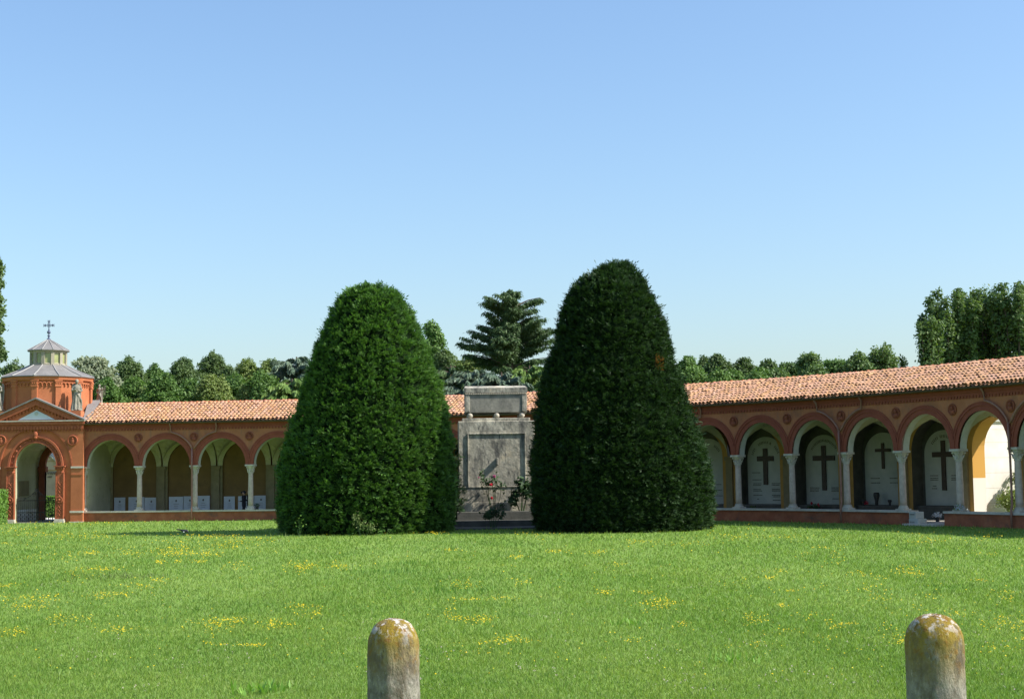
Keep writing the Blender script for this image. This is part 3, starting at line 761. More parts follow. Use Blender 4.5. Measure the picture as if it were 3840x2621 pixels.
for i in range(13):
    a = math.pi*(i+.5)/13; mb.ball((XA-(RO+.19)*math.cos(a), YF-.01, ZSP+(RB+.19)*math.sin(a)), .075, 8, 6, 1, .5, 1)
for i in range(26):
    a = math.pi*(i+.25)/26; mb.ball((XA-(RO+.19)*math.cos(a), YF+.0, ZSP+(RB+.19)*math.sin(a)), .035, 6, 4)
mb.ball((XA, YF-.12, ZSP+RB+.50), .13, 10, 8, 1, .7, 1.3); mb.ball((XA, YF-.10, ZSP+RB+.32), .11, 10, 8); mb.tube([(XA-.16,YF-.07,ZSP+RB+.38),(XA+.16,YF-.07,ZSP+RB+.38)], .05, 6)
mb.build('archivolt', M['terracotta'], CH)
# carved pilasters each side of the door
for sg in (-1, 1):
    xc = XA + sg*(RO + .24)
    mb = MB(); mb.box(xc-.24, xc+.24, YF-.10, YF+.11, .22, ZSP-.42); mb.box(xc-.24, xc-.19, YF-.14, YF-.09, .22, ZSP-.42); mb.box(xc+.19, xc+.24, YF-.14, YF-.09, .22, ZSP-.42)
    for q in range(9):
        z = .45 + q*.22
        if q == 4: mb.lathe([(.20,0),(.21,.05),(.16,.07),(.14,.03),(.001,.03)], 14, T=Matrix.Translation((xc,YF-.1,z)) @ Matrix.Rotation(math.pi/2,4,'X')); mb.ball((xc,YF-.14,z), .075, 8, 6)
        else: mb.ball((xc, YF-.10, z), .07, 7, 6, .8, .6, 1.2); mb.ball((xc-.08, YF-.10, z+.1), .04, 6, 4); mb.ball((xc+.08, YF-.10, z+.1), .04, 6, 4)
    pp = mb.build('pilaster', M['terracotta'], CH)
    mb = MB(); mb.lathe([(.22,ZSP-.42),(.25,ZSP-.38),(.22,ZSP-.34),(.24,ZSP-.2),(.32,ZSP-.07)], 12, c=(xc,YF), sy=.6); mb.box(xc-.32,xc+.32,YF-.24,YF+.11,ZSP-.07,ZSP+.0)
    for j in range(5): mb.ball((xc-.22+.11*j, YF-.16, ZSP-.16), .06, 6, 5, 1, 1, 1.4)
    mb.build('capital', M['terracotta'], pp)
    mb = MB(); mb.box(xc-.30,xc+.30,YF-.22,YF+.11,0,.13); mb.box(xc-.27,xc+.27,YF-.18,YF+.11,.13,.22); mb.build('plinth', M['stone_white'], pp)
# string courses and plinths on the outer piers
for sg in (-1, 1):
    mb = MB(); mt = MB(); mw = MB()
    xo = XR if sg > 0 else XL; xi = XA + sg*(RO+TR)
    x0, x1 = min(xo,xi), max(xo,xi)
    mb.box(x0-(sg<0)*.05, x1+(sg>0)*.05, YF-.05, YF+.01, fz(1757), fz(1750)); ms_ = MB(); ms_.box(x0, x1+.0, YF-.03, YF+.01, fz(1783), fz(1780)); ms_.build('string_line', M['chapel_red'], CH)
    mb.box(x0-.03, x1+.06, YF-.08, YF+.01, fz(1924), fz(1917)); mt.box(x0, x1+.03, YF-.05, YF+.01, .06, fz(1924))
    mw.box(x0-.02, x1+.08, YF-.16, YF+.01, -.02, .06)
    mb.build('string_course', M['stone_white'], CH); mt.build('pier_plinth', M['chapel_red'], CH); mw.build('plinth_stone', M['stone_white'], CH)
# medallions
for px in (273, 8-3):
    mb = MB(); T = Matrix.Translation((fx(px,1651), YF, fz(1651,px))) @ Matrix.Rotation(math.pi/2,4,'X')
    mb.lathe([(.30,0),(.31,.08),(.26,.12),(.23,.06),(.001,.03)], 24, T=T); mb.ball((0,.10,.06), .075, 8, 8, T=T); mb.ball((0,-.05,.05), .12, 10, 8, 1, 1.5, .6, T=T); mb.ball((.1,0,.04), .06, 8, 6, 1, 2, .6, T=T)
    mb.build('medallion', M['terracotta'], CH, smooth=True)
# entablature with dentils, pediment, tympanum, lead cappings
mb = MB(); mb.box(XL-.02, XR+.02, YF-.06, YF+.3, ZEN+.021, fz(1592)); mb.box(XL-.10, XR+.08, YF-.16, YF+.3, fz(1592), ZCOR)
n = 30
for i in range(n):
    x = XL + (XR-XL)*(i+.5)/n; mb.box(x-.05, x+.05, YF-.10, YF-.055, ZEN+.03, ZEN+.22); mb.box(x-.03, x+.03, YF-.06, YF, ZEN-.10, ZEN+.02)
mb.build('entablature', M['terracotta'], CH)
mb = MB(); mb.box(XL-.14, XR+.11, YF-.22, YF+.3, ZCOR, ZCOR+.06); mb.build('cornice_slab', M['stone_white'], CH)
zt = fz(1493,129); xe = XR+.06; xw_ = XL-.06; z0 = ZCOR+.06
mb = MB(); mb.prism([(xw_+.15,z0),(XA,zt-.22),(xe-.15,z0)], YF+.06, YF+.3); mb.build('pediment', M['chapel_red'], CH)
mb = MB(); mb.prism([(fx(64),z0+.05),(XA,fz(1538)),(2*XA-fx(64),z0+.05)], YF+.02, YF+.062); ty = mb.build('tympanum', M['tympanum'], CH)
mb = MB(); mb.lathe([(.10,0),(.11,.02),(.08,.03),(.001,.03)], 14, T=Matrix.Translation((XA,YF+.022,z0+.42)) @ Matrix.Rotation(math.pi/2,4,'X')); mb.build('emblem', M['slab'], ty)
mb = MB(); ml = MB(); ro = MB()
for sg in (-1, 1):
    a = Vector((xe if sg>0 else xw_, 0, z0)); b = Vector((XA, 0, zt-.06)); L = (b-a); T = Matrix.Translation((a.x,0,a.z)) @ Matrix.Rotation(-math.atan2(L.z, L.x), 4, 'Y')
    ln = L.length
    lo, hi = (-.34, 0) if sg < 0 else (0, .34)
    up = (0,1) if sg < 0 else (-1,0)
    mb.prism([(a.x,a.z),(a.x,a.z+.0),(b.x,b.z),(b.x,b.z-.36),(a.x - sg*.75,a.z)], YF-.14, YF+.3)
    for i in range(14):
        t = (i+.7)/14.5; p = a.lerp(b, t); mb.box(p.x-.05, p.x+.05, YF-.07, YF-.0, p.z-.52, p.z-.30)
    ml.prism([(a.x+sg*.06,a.z-.02),(a.x+sg*.06,a.z+.06),(b.x,b.z+.09),(b.x,b.z)], YF-.24, YF+.36)
    ro.add([(a.x,YF+.36,a.z),(b.x,YF+.36,b.z),(b.x,YB,b.z),(a.x,YB,a.z)], [(0,1,2,3)])
mb.build('raking_cornice', M['terracotta'], CH); ml.build('lead_capping', M['lead'], CH); ro.build('gable_roof', M['lead'], CH)
# drum
DC = at(180, 1500, 90.62); DX, DY = DC.x, 90.62
def dz(py, px=180): return zat(py, px, 90.62-2.3)
RD = 163/FPX*90.62; zd0, zd1 = ZCOR-.3, dz(1411)
A0 = -math.pi/2
mb = MB(); mb.lathe([(RD-.06,zd0),(RD-.06,zd1-.02)], 12, c=(DX,DY), a0=A0); dr = mb.build('drum', M['chapel_red'], CH)
mb = MB()
for j in range(12):
    a = A0 + j*math.pi/6; T = Matrix.Translation((DX,DY,0)) @ Matrix.Rotation(a, 4, 'Z')
    mb.box(RD-.30, RD+.01, -.16, .16, zd0, zd1-.62, T); mb.box(RD-.30, RD+.05, -.20, .20, zd1-.62, zd1-.52, T); mb.box(RD-.3, RD+.03, -.19, .19, zd1-.52, zd1-.25, T); mb.box(RD-.3, RD+.07, -.23, .23, zd1-.30, zd1-.22, T)
    for q in (-.12,0,.12): mb.ball((RD+.02,q,zd1-.40), .06, 6, 5, T=T)
    am = a + math.pi/12; Tm = Matrix.Translation((DX,DY,0)) @ Matrix.Rotation(am, 4, 'Z'); ra = (RD-.06)*math.cos(math.pi/12)
    for q in (-.36,-.12,.12,.36):
        vs = [(ra+.05, q+.12*math.cos(math.pi*i/8), zd1-.50+.14*math.sin(math.pi*i/8)) for i in range(9)]
        mb.tube(vs, .035, 6, T=Tm)
    for q in (-.24,0,.24): mb.ball((ra+.05,q,zd1-.55), .05, 6, 5, T=Tm)
    mb.ball((ra+.02,.0,zd1-.28), .001, 4, 3, T=Tm)
mb.lathe([(RD-.02,zd1-.25),(RD+.06,zd1-.2),(RD+.08,zd1-.08),(RD+.14,zd1-.02),(RD-.1,zd1-.01)], 12, c=(DX,DY), a0=A0)
mb.build('drum_ornament', M['chapel_red'], dr)
RF = 172/FPX*90.62; RLn = 68/FPX*90.62; zl0, zl1 = dz(1362), dz(1306)
mb = MB(); mb.lathe([(RF,zd1),(RF,zd1+.05),(RF*.7,zd1+.05+(zl0-zd1)*.42),(RLn+.05,zl0)], 12, c=(DX,DY), a0=A0); rf = mb.build('drum_roof', M['lead'], CH)
mb = MB()
for j in range(12):
    a = A0 + j*math.pi/6; c, s = math.cos(a), math.sin(a)
    mb.tube([(DX+c*RF,DY+s*RF,zd1+.07),(DX+c*RF*.7,DY+s*RF*.7,zd1+.07+(zl0-zd1)*.42),(DX+c*RLn,DY+s*RLn,zl0+.03)], .035, 6)
mb.build('roof_seam', M['seam'], rf)
mb = MB(); mb.lathe([(RLn,zl0-.05),(RLn,zl0+.10),(RLn-.08,zl0+.14)], 12, c=(DX,DY), a0=A0); mb.lathe([(RLn-.06,zl1-.16),(RLn,zl1-.12),(RLn+.04,zl1)], 12, c=(DX,DY), a0=A0)
for j in range(12):
    T = Matrix.Translation((DX,DY,0)) @ Matrix.Rotation(A0+j*math.pi/6, 4, 'Z'); mb.box(RLn-.16, RLn+.0, -.10, .10, zl0, zl1-.05, T)
ln_ = mb.build('lantern', M['lantern'], CH)
M['glass'] = nmat('yellowish_lantern_glass', [(.3,(.22,.24,.09)),(.7,(.33,.36,.15))], 2, rough=.15, spec=.6)
for j in range(12):
    a = A0 + (j+.5)*math.pi/6; T = Matrix.Translation((DX,DY,0)) @ Matrix.Rotation(a, 4, 'Z'); ra = RLn*math.cos(math.pi/12)-.08; w = RLn*math.sin(math.pi/12)-.06
    mb = MB(); mb.box(ra-.02, ra, -w, w, zl0+.08, zl1-.1, T); mb.build('lantern_window', M['glass'], ln_)
zc_ = dz(1262); RL2 = 78/FPX*90.62
mb = MB(); mb.lathe([(RL2,zl1),(RL2,zl1+.04),(.12,zc_),(.10,zc_+.04)], 12, c=(DX,DY), a0=A0); r2 = mb.build('lantern_roof', M['lead'], CH)
mb = MB()
for j in range(12):
    a = A0 + j*math.pi/6; c, s = math.cos(a), math.sin(a); mb.tube([(DX+c*RL2,DY+s*RL2,zl1+.05),(DX+c*.12,DY+s*.12,zc_+.02)], .025, 5)
mb.build('roof_seam', M['seam'], r2)
zx = dz(1190)
mb = MB(); hh = zx-zc_
mb.lathe([(.14,zc_),(.13,zc_+.06),(.07,zc_+.1),(.05,zc_+.22),(.09,zc_+.27),(.05,zc_+.34),(.03,zc_+.36)], 12, c=(DX,DY)); mb.ball((DX,DY,zc_+.48), .11, 14, 10); mb.lathe([(.03,zc_+.58),(.06,zc_+.62),(.025,zc_+.66)], 8, c=(DX,DY))
zcr = zc_ + hh*.79
mb.tube([(DX,DY,zc_+.6),(DX,DY,zx)], .03, 8); mb.tube([(DX-.26,DY,zcr),(DX+.26,DY,zcr)], .03, 8)
for (x, z) in ((-.26,zcr),(.26,zcr),(0,zx)):
    for q in ((0,0),(.05,.05),(-.05,.05),(.05,-.05),(-.05,-.05)): mb.ball((DX+x+q[0],DY,z+q[1]), .035, 6, 5)
for q in ((.07,.07),(-.07,.07),(.07,-.07),(-.07,-.07)): mb.ball((DX+q[0],DY,zcr+q[1]), .03, 6, 5)
mb.build('finial_cross', M['cross_metal'], CH)
# lead saddle between chapel and arcade roof, pedestals for the statues
mb = MB()
A_ = [at(311,1572,YF+.2), at(336,1574,YF+.3), at(375,1500,91.2), at(332,1501,91.0)]
mb.add([tuple(p) for p in A_] + [tuple(p - Vector((0,0,.12))) for p in A_], [(0,1,2,3),(7,6,5,4),(0,4,5,1),(1,5,6,2),(2,6,7,3),(3,7,4,0)]); mb.build('lead_saddle', M['lead'], CH)
PX = at(286,1560,YF+.6); 
mb = MB(); mb.box(PX.x-.42, PX.x+.36, YF+.25, YF+1.0, ZCOR-.2, fz(1541,286,YF+.6)); mb.box(2*XA-PX.x-.36, 2*XA-PX.x+.42, YF+.25, YF+1.0, ZCOR-.2, fz(1541,286,YF+.6))
P2 = at(371,1515,92.0); mb.box(P2.x-.3, P2.x+.3, 91.7, 92.3, 4.5, P2.z)
mb.build('pedestal', M['chapel_red'], CH)
# iron gate
gt = MB(); yg = YF+.30; xg0, xg1 = XA-RO+.03, XA+RO-.03; n = 20; zt_ = 1.42
for i in range(n+1):
    t = i/n; x = xg0+(xg1-xg0)*t; h = zt_ + (.40*math.exp(-((t-.5)/.16)**2))
    gt.tube([(x,yg,.06),(x,yg,h if .2<t<.8 else zt_)], .014, 5)
for z in (.10,.62,1.30): gt.tube([(xg0,yg,z),(xg1,yg,z)], .018, 5)
gt.tube([(XA,yg,.05),(XA,yg,1.95)], .03, 6)
gt.tube([(xg0+(xg1-xg0)*i/24, yg, zt_+.40*math.exp(-((i/24-.5)/.16)**2)+.02) for i in range(25)], .018, 5)
for i in range(10):
    x = xg0+(xg1-xg0)*(i+.5)/10
    for z in (.24,.48): gt.tube([(x+.10*math.cos(2*math.pi*q/12),yg,z+.10*math.sin(2*math.pi*q/12)) for q in range(13)], .012, 4)
for sx in (-1,1):
    for q in (.18,.75): gt.tube([(XA+sx*q+.10*(1-j/16)*math.cos(j*.7),yg,1.62-.25*(q>.5)+.10*(1-j/16)*math.sin(j*.7)) for j in range(14)], .013, 4)
for q in range(5): gt.tube([(XA+.02,yg,1.86),(XA+.13*math.cos(R(10+40*q)),yg,1.86+.15*math.sin(R(10+40*q)))], .018, 4)
gt.build('gate', M['iron'], CH)

# statues: robed stone figures
def statue(px, pyb, pyt, Y, face, label, wings=True, arm='chest', name='statue'):
    b = at(px, pyb, Y); h = zat(pyt, px, Y) - b.z
    s = h/1.80; T = Matrix.Translation(b) @ Matrix.Rotation(face, 4, 'Z') @ Matrix.Scale(s, 4)
    t = thing(name, b, label, 'statue', 'stone angels on the chapel')
    mb = MB(T); mb.box(-.30,.30,-.26,.26,-.0,.07)
    mb.lathe([(.30,.05),(.29,.12),(.245,.4),(.205,.75),(.19,.92),(.165,1.02),(.19,1.08),(.185,1.2),(.20,1.34),(.155,1.44),(.062,1.49),(.058,1.56)], 18, sy=.8)
    mb.ball((0,-.01,1.655), .105, 14, 10, .9, 1, 1.28); mb.ball((0,.03,1.69), .11, 12, 8, 1, 1, 1.05); mb.ball((0,-.11,1.645), .022, 6, 5)
    for q in range(9):
        a = 2*math.pi*q/9 + .2; c, s_ = math.cos(a), math.sin(a)
        mb.tube([(c*.18,s_*.15,.98),(c*.22,s_*.18,.6),(c*.30,s_*.25,.08)], [.02,.035,.05], 6)
    mb.tube([(.0,-.15,1.0),(.24,-.14,.62),(.30,-.1,.3)], [.05,.06,.03], 6)
    mb.ball((.07,-.26,.09), .05, 8, 6, 1, 1.5, .6); mb.ball((-.08,-.24,.09), .05, 8, 6, 1, 1.5, .6)
    if arm == 'chest':
        mb.tube([(-.20,0,1.38),(-.27,-.05,1.14),(-.10,-.22,1.20),(0,-.22,1.30)], [.07,.06,.05,.035], 8)
        mb.tube([(.20,0,1.38),(.28,-.05,1.14),(.12,-.24,1.12),(.02,-.24,1.20)], [.07,.06,.05,.035], 8)
    else:
        mb.tube([(-.20,0,1.38),(-.28,-.03,1.14),(-.12,-.20,1.02)], [.07,.06,.04], 8)
        mb.tube([(.20,0,1.38),(.44,-.10,1.30),(.62,-.16,1.46),(.64,-.16,1.56)], [.07,.058,.045,.03], 8)
    o = mb.build('figure', M['statue'], t); remesh(o, .022*s*1.2)
    if wings:
        for sg in (-1, 1):
            mb = MB(T); pts = [(.05,1.42),(.15,1.60),(.24,1.48),(.27,1.1),(.23,.55),(.16,.28),(.11,.62),(.06,1.05)]
            poly = [(sg*x, z) for x, z in pts]; poly = poly if sg > 0 else poly[::-1]
            mb.prism(poly, .17, .24); w = mb.build('wing', M['statue'], t, bevel=.02)
    if arm != 'chest':
        mb = MB(T); mb.tube([(.64,-.16,.85),(.65,-.16,1.66)], .022, 8); mb.tube([(.50,-.16,1.62),(.66,-.16,1.64),(.72,-.16,1.58)], .02, 6); mb.build('staff', M['statue'], t)
    return t
statue(287, 1541, 1422, YF+.62, R(20), 'large stone angel standing on the pedestal at the right corner of the pediment', True, 'chest')
statue(372, 1516, 1441, 92.0, R(-15), 'smaller stone angel raising an arm behind the end of the tiled roof', True, 'raise')
statue(-8, 1541, 1424, YF+.62, R(-20), 'stone angel at the left corner of the pediment, cut by the picture edge', True, 'chest')

# what shows through the chapel: a gabled tomb house, its hedge and a pale path
YT = 108.0
tb = thing('tomb_house', at(190,1900,YT), 'beige gabled tomb house seen through the chapel arch, lettered GIOVANNI', 'tomb house')
xl, xr = at(96,1700,YT).x, at(330,1700,YT).x; zc0 = zat(1745,214,YT); xp = at(165,1700,YT).x; zp = zat(1688,165,YT)
mb = MB(); mb.prism([(xl,-.1),(xr,-.1),(xr,zat(1790,300,YT)),(at(216,1738,YT).x,zat(1738,216,YT)),(xp,zp-.15),(xl,zat(1720,100,YT))], YT, YT+5); mb.build('wall', M['beige'], tb)
mb = MB(); 
p0, p1 = Vector((xp,0,zp)), Vector((at(216,1733,YT).x,0,zat(1733,216,YT))); dd = (p1-p0)
p2 = p0 + dd*2.2
mb.prism([(p0.x,p0.z-.02),(p0.x,p0.z+.12),(p2.x,p2.z+.12),(p2.x,p2.z-.02)], YT-.25, YT+5.2); mb.prism([(xl-.3,zat(1722,100,YT)),(xl-.3,zat(1722,100,YT)+.14),(p0.x,p0.z+.12),(p0.x,p0.z-.02)], YT-.25, YT+5.2); mb.build('roof', M['stone_white'], tb)
mb = MB(); mb.box(xl,xr,YT-.05,YT+.01,zat(1764,170,YT),zat(1762,170,YT)); mb.box(xl,xr,YT-.04,YT+.01,zat(1729,170,YT),zat(1727.5,170,YT)); mb.build('string_course', M['ochre'], tb)
def text_mesh(txt, size, name, mat, parent, loc, rotz=0, depth=.02):
    cu = bpy.data.curves.new(name, 'FONT'); cu.body = txt; cu.size = size; cu.extrude = depth; cu.align_x = 'LEFT'
    tmp = bpy.data.objects.new(name, cu); col.objects.link(tmp); bpy.context.view_layer.update()
    me = bpy.data.meshes.new_from_object(tmp.evaluated_get(bpy.context.evaluated_depsgraph_get()))
    col.objects.unlink(tmp); bpy.data.objects.remove(tmp)
    me.materials.clear(); me.materials.append(mat)
    o = bpy.data.objects.new(name, me); col.objects.link(o); o.parent = parent
    o.location = Vector(loc) - wloc(parent); o.rotation_euler = (math.pi/2, 0, rotz); return o
tx = at(153,1780,YT); o = text_mesh('GIOVANNI', .34, 'lettering', M['ink'], tb, (tx.x, YT-.03, tx.z)); o.scale.x = .80; o.scale.y = 1.0
tx = at(177,1791,YT); o = text_mesh('1927', .17, 'date_lettering', M['ink'], tb, (tx.x, YT-.03, tx.z))
def hedge(name, x0, x1, y0, y1, z1, label, dens=900, size=.09, mat='hedge'):
    t = thing(name, ((x0+x1)/2,(y0+y1)/2,0), label, 'hedge')
    mb = MB(); mb.box(x0+.06,x1-.06,y0+.06,y1-.06,0,z1-.07); mb.build('stems', M['yew_core'], t)
    pts, out = [], []
    for (ax, val, o) in (('y',y0,(0,-1,0)),('y',y1,(0,1,0)),('x',x0,(-1,0,0)),('x',x1,(1,0,0)),('z',z1,(0,0,1))):
        A = (x1-x0)*z1 if ax=='y' else (y1-y0)*z1 if ax=='x' else (x1-x0)*(y1-y0)
        n = int(A*dens); q = np.column_stack([rng.uniform(x0,x1,n), rng.uniform(y0,y1,n), rng.uniform(0,z1,n)])
        q[:, {'x':0,'y':1,'z':2}[ax]] = val; q += rng.normal(0,.035,q.shape); pts.append(q); out.append(np.tile(np.array(o,float),(n,1)))
    npmesh('leaves', leaf_cloud(np.concatenate(pts), np.concatenate(out)+np.array([0,0,.4]), size), 4, M[mat], t)
    return t
YH = 100.0
hg = hedge('hedge', at(120,1890,YH).x, at(300,1890,YH).x, YH, YH+1.2, zat(1862,190,YH), 'trimmed green hedge seen through the chapel gate', 350, .13)
hx = at(-60,1900,85.3).x
hedge('hedge', hx, at(28,1900,86.6).x, 85.0, 86.6, zat(1838,15,85.3), 'clipped bright green hedge at the left edge beside the chapel door', 420, .11)
pv = MB(); pv.box(at(100,1900,94).x-1, at(300,1900,94).x+2, YB+.02, YH-.02, -.05, .012)
tag(pv.build('path', M['white_wall']), 'pale paved path behind the chapel', 'path', kind='structure')

# ------------------------------------------------------------------ ground and lawn
gm = MB(); gm.add([(-900,-300,0),(900,-300,0),(900,1600,0),(-900,1600,0)], [(0,1,2,3)])
tag(gm.build('ground', M['lawn']), 'green lawn stretching to the arcade', 'lawn', kind='structure')
def behind(x, y):
    """True where the point is at or behind the arcade front or in the chapel"""
    yc = np.interp(x, cx, cy, left=YF-.2, right=-1e3)
    nx_ = np.interp(x, cx, np.cos(TH))
    return (y > yc - .32/np.maximum(nx_, .3))
YEWS = []
def grass_points(n, z0, z1, spread):
    inv = rng.uniform(1/z1, 1/z0, n); Y = 1/inv; X = rng.uniform(-spread, spread, n)*Y
    ok = ~behind(X, Y); return X[ok], Y[ok]
X, Y = grass_points(860000, 13.0, 92, .50)
n = len(X); print('grass', n)
mow = np.array([mn.noise((x*.35, y*.12, 0)) for x, y in zip(X[::1], Y[::1])]) if n < 10 else np.zeros(n)
ln = .048*(Y/20)**.55*rng.uniform(.5,1.35,n)*np.where(rng.random(n) < .04, 1.9, 1); wd = .0085*(Y/16)**.95*rng.uniform(.7,1.3,n)
az = rng.uniform(0, 2*np.pi, n); lean = np.abs(rng.normal(.55,.32,n))
ax = np.column_stack([np.sin(lean)*np.cos(az), np.sin(lean)*np.sin(az), np.cos(lean)])
sd = unit(np.cross(ax, rdir(n)))
b = np.column_stack([X, Y, np.zeros(n)])
V = np.stack([b - sd*wd[:,None]*.5, b + sd*wd[:,None]*.5, b + ax*ln[:,None]], axis=1)
g = npmesh('grass', V, 3, M['grass']); tag(g, 'short green grass covering the lawn', 'grass', kind='stuff')
# flowers
FL = []
def patch(px, py, w, h, n):
    for _ in range(int(n*1.0)):
        x, y = random.gauss(px, w*.48), random.gauss(py, h*.52)
        if y > 1962: FL.append(ground(x, y))
Q = .5594
for (x,y,w,h,n) in ((1180,275,210,40,230),(1390,300,130,20,90),(1340,352,60,10,40),(1060,352,60,12,40),(1200,352,50,10,25),(700,402,170,18,70),(2030,385,120,34,150),(2280,385,90,26,60),
    (230,600,280,40,110),(720,580,170,40,110),(180,660,170,26,80),(1430,785,190,50,130),(1560,760,120,24,70),(1840,785,140,40,100),(70,840,140,34,80),(790,815,150,40,60),(450,745,180,40,70),
    (1700,930,160,12,50),(1440,922,90,14,25),(1990,655,90,18,40),(2090,700,130,50,60),(330,165,330,24,120),(1440,172,210,16,110),(910,520,120,18,40),(1060,480,140,18,40),(610,290,120,22,70),
    (350,320,300,40,80),(560,430,180,30,40),(1580,380,120,30,50),(900,290,240,34,80),(1540,235,220,34,120),(650,180,260,30,90),(80,130,200,20,60),(60,220,150,16,40),(50,520,120,20,50),(500,80,500,14,110),(1300,200,300,30,80),(1700,200,260,26,80)):
    patch(x*Q, 1920+y*Q, w*Q, h*Q, n)
for (x,y,w,h,n) in ((600,266,60,12,40),(870,230,90,22,45),(1140,235,90,18,50),(260,452,130,40,70),(170,215,110,12,30),(1200,510,100,24,40),(1560,590,150,44,130),(260,690,170,24,80),(590,838,140,30,80),(150,650,60,40,30),
    (1460,515,100,18,30),(2200,690,110,44,60),(1720,730,80,30,20),(2080,120,200,30,60),(1300,322,90,16,30),(400,700,90,30,40),(420,860,130,24,30),(1700,180,260,24,50),(1400,160,130,14,40),(260,560,140,8,40),(490,550,100,20,30),
    (1400,840,120,20,25),(320,920,240,60,30),(2200,870,160,30,25),(2300,415,60,14,25),(2100,440,140,30,20),(640,440,90,30,25),(40,100,120,12,30),(700,105,120,14,30)):
    patch(1600+x*Q, 1950+y*Q, w*Q, h*Q, n)
for _ in range(60): patch(random.uniform(2900,3850), random.uniform(2010,2460), random.uniform(30,90), random.uniform(6,20), random.randint(8,26))
for _ in range(900): 
    y = 1965 + 600*random.random()**1.5; FL.append(ground(random.uniform(-50,3900), y))
FL = np.array([tuple(p) for p in FL]); FL = FL[~behind(FL[:,0], FL[:,1])]
n = len(FL); print('flowers', n)
rad = .0085*(FL[:,1]/18)**.72*rng.uniform(.75,1.3,n)
up = unit(np.column_stack([rng.normal(0,.35,n), rng.normal(-.25,.35,n), np.ones(n)]))
a_ = unit(np.cross(up, rdir(n))); b_ = np.cross(up, a_)
c_ = FL + np.column_stack([np.zeros(n), np.zeros(n), .045 + .030*(FL[:,1]/25)**.5 + rng.uniform(0,.03,n)])
V = np.stack([c_ + rad[:,None]*(a_*math.cos(2*math.pi*i/5) + b_*math.sin(2*math.pi*i/5)) for i in range(5)], axis=1)
f = npmesh('meadow_flowers', V, 5, M['petal_yellow']); tag(f, 'small yellow flowers scattered in patches over the lawn', 'flowers', kind='stuff')
CLV = []
for _ in range(46):
    cxp, cyp = random.uniform(0,3840), random.choice((random.uniform(2100,2621), random.uniform(2400,2621)))
    for _ in range(random.randint(3,12)): CLV.append(tuple(ground(random.gauss(cxp,60), random.gauss(cyp,16))))
for _ in range(26): CLV.append(tuple(ground(random.gauss(190,45), random.gauss(2200,6))))
CLV = np.array(CLV); CLV = CLV[(CLV[:,1] > 8) & (CLV[:,1] < 60)]; n = len(CLV)
V = leaf_cloud(np.repeat(CLV,4,axis=0)+rng.normal(0,.006,(n*4,3))+np.array([0,0,.075]), np.tile(np.array([0.,-.3,1.]),(n*4,1)), .013, .8)
f = npmesh('clover_heads', V, 4, M['petal_clover']); tag(f, 'pale clover heads dotted through the near grass', 'clover', kind='stuff')

def tuft(px, py, n, ln, wd, mat, label, name='weed_clump', spread=.15, lean=.55, cat='weed', grp=None):
    g0 = ground(px, py); t = thing(name, g0, label, cat, grp)
    b = np.array(g0) + np.column_stack([rng.normal(0,spread,n), rng.normal(0,spread,n), np.zeros(n)])
    az = rng.uniform(0,2*np.pi,n); le = np.abs(rng.normal(lean,.25,n)); ax = np.column_stack([np.sin(le)*np.cos(az), np.sin(le)*np.sin(az), np.cos(le)])
    sd = unit(np.cross(ax, np.array([0,0,1.])+rdir(n)*.2)); l_ = ln*rng.uniform(.6,1.25,n)
    npmesh('leaves', diamonds(b, ax, sd, l_, np.full(n, wd)*rng.uniform(.7,1.3,n)), 4, M[mat], t); return t
tuft(945, 2606, 46, .17, .030, 'weed', 'bright broad-leaved weed at the bottom edge left of the near bollards', spread=.16)
tuft(1010, 2592, 24, .13, .022, 'weed', 'smaller weed tuft just right of the broad-leaved weed', spread=.1)
tuft(2745, 2482, 40, .14, .026, 'weed', 'leafy green weed in the lawn left of the right bollard', spread=.18)
tuft(2370, 2345, 40, .15, .022, 'weed', 'upright grassy weed in the lawn below the dark yew', spread=.2)
for (x, y, l_) in ((1560,2118,'tall rough grass clump in mid lawn below the stone tomb'),(1690,2222,'wide dark grass clump in the middle of the lawn'),(1480,2150,'low rough grass clump in the lawn below the left yew'),(440,2170,'pale rough grass clump in the left half of the lawn')):
    tuft(x, y, 200, .16, .018, 'hedge' if x != 440 else 'shrub', l_, 'grass_clump', .55, .5, 'grass clump', 'rough grass clumps in the lawn')

# ------------------------------------------------------------------ bollards
def bollard(px, pyt, wpx, dia, label, seed):
    Yb = dia*FPX/wpx; p = at(px, pyt, Yb); zt = p.z; r = dia/2
    prof = [(r*1.0,0.0),(r*1.0,.3),(r*.985,.7)] + [(r*.97, zt-r*1.02)] + [(r*.97*math.cos(a)**.8, zt-r*1.0+r*1.0*math.sin(a)) for a in [i*math.pi/2/12 for i in range(1,13)]]
    prof[-1] = (.004, zt)
    mb = MB(); n = 56; vs = []; fs = []
    # resample for erosion
    fine = []
    for (r0,z0),(r1,z1) in zip(prof, prof[1:]):
        m = max(1, int((z1-z0)/.02))
        for i in range(m): fine.append((r0+(r1-r0)*i/m, z0+(z1-z0)*i/m))
    fine.append(prof[-1])
    for rr, z in fine:
        for j in range(n):
            t = 2*math.pi*j/n; d = Vector((math.cos(t)*3+seed, math.sin(t)*3, z*5))
            e = 1 + .035*mn.noise(d) + .024*mn.noise(d*3) + .018*mn.noise(d*8)
            vs.append((rr*e*math.cos(t), rr*e*math.sin(t), z + .006*mn.noise(d*4)))
    k = len(fine)
    for i in range(k-1):
        for j in range(n): fs.append((i*n+j, i*n+(j+1)%n, (i+1)*n+(j+1)%n, (i+1)*n+j))
    fs.append(tuple(range((k-1)*n, k*n)))
    mb.add(vs, fs, Matrix.Translation((p.x, Yb, 0)))
    o = mb.build('stone_bollard', bollard_mat('lichen_limestone', zt, (.40 if seed < 5 else .46), seed), smooth=True)
    tag(o, label, 'bollard', 'weathered round-topped bollards'); return o
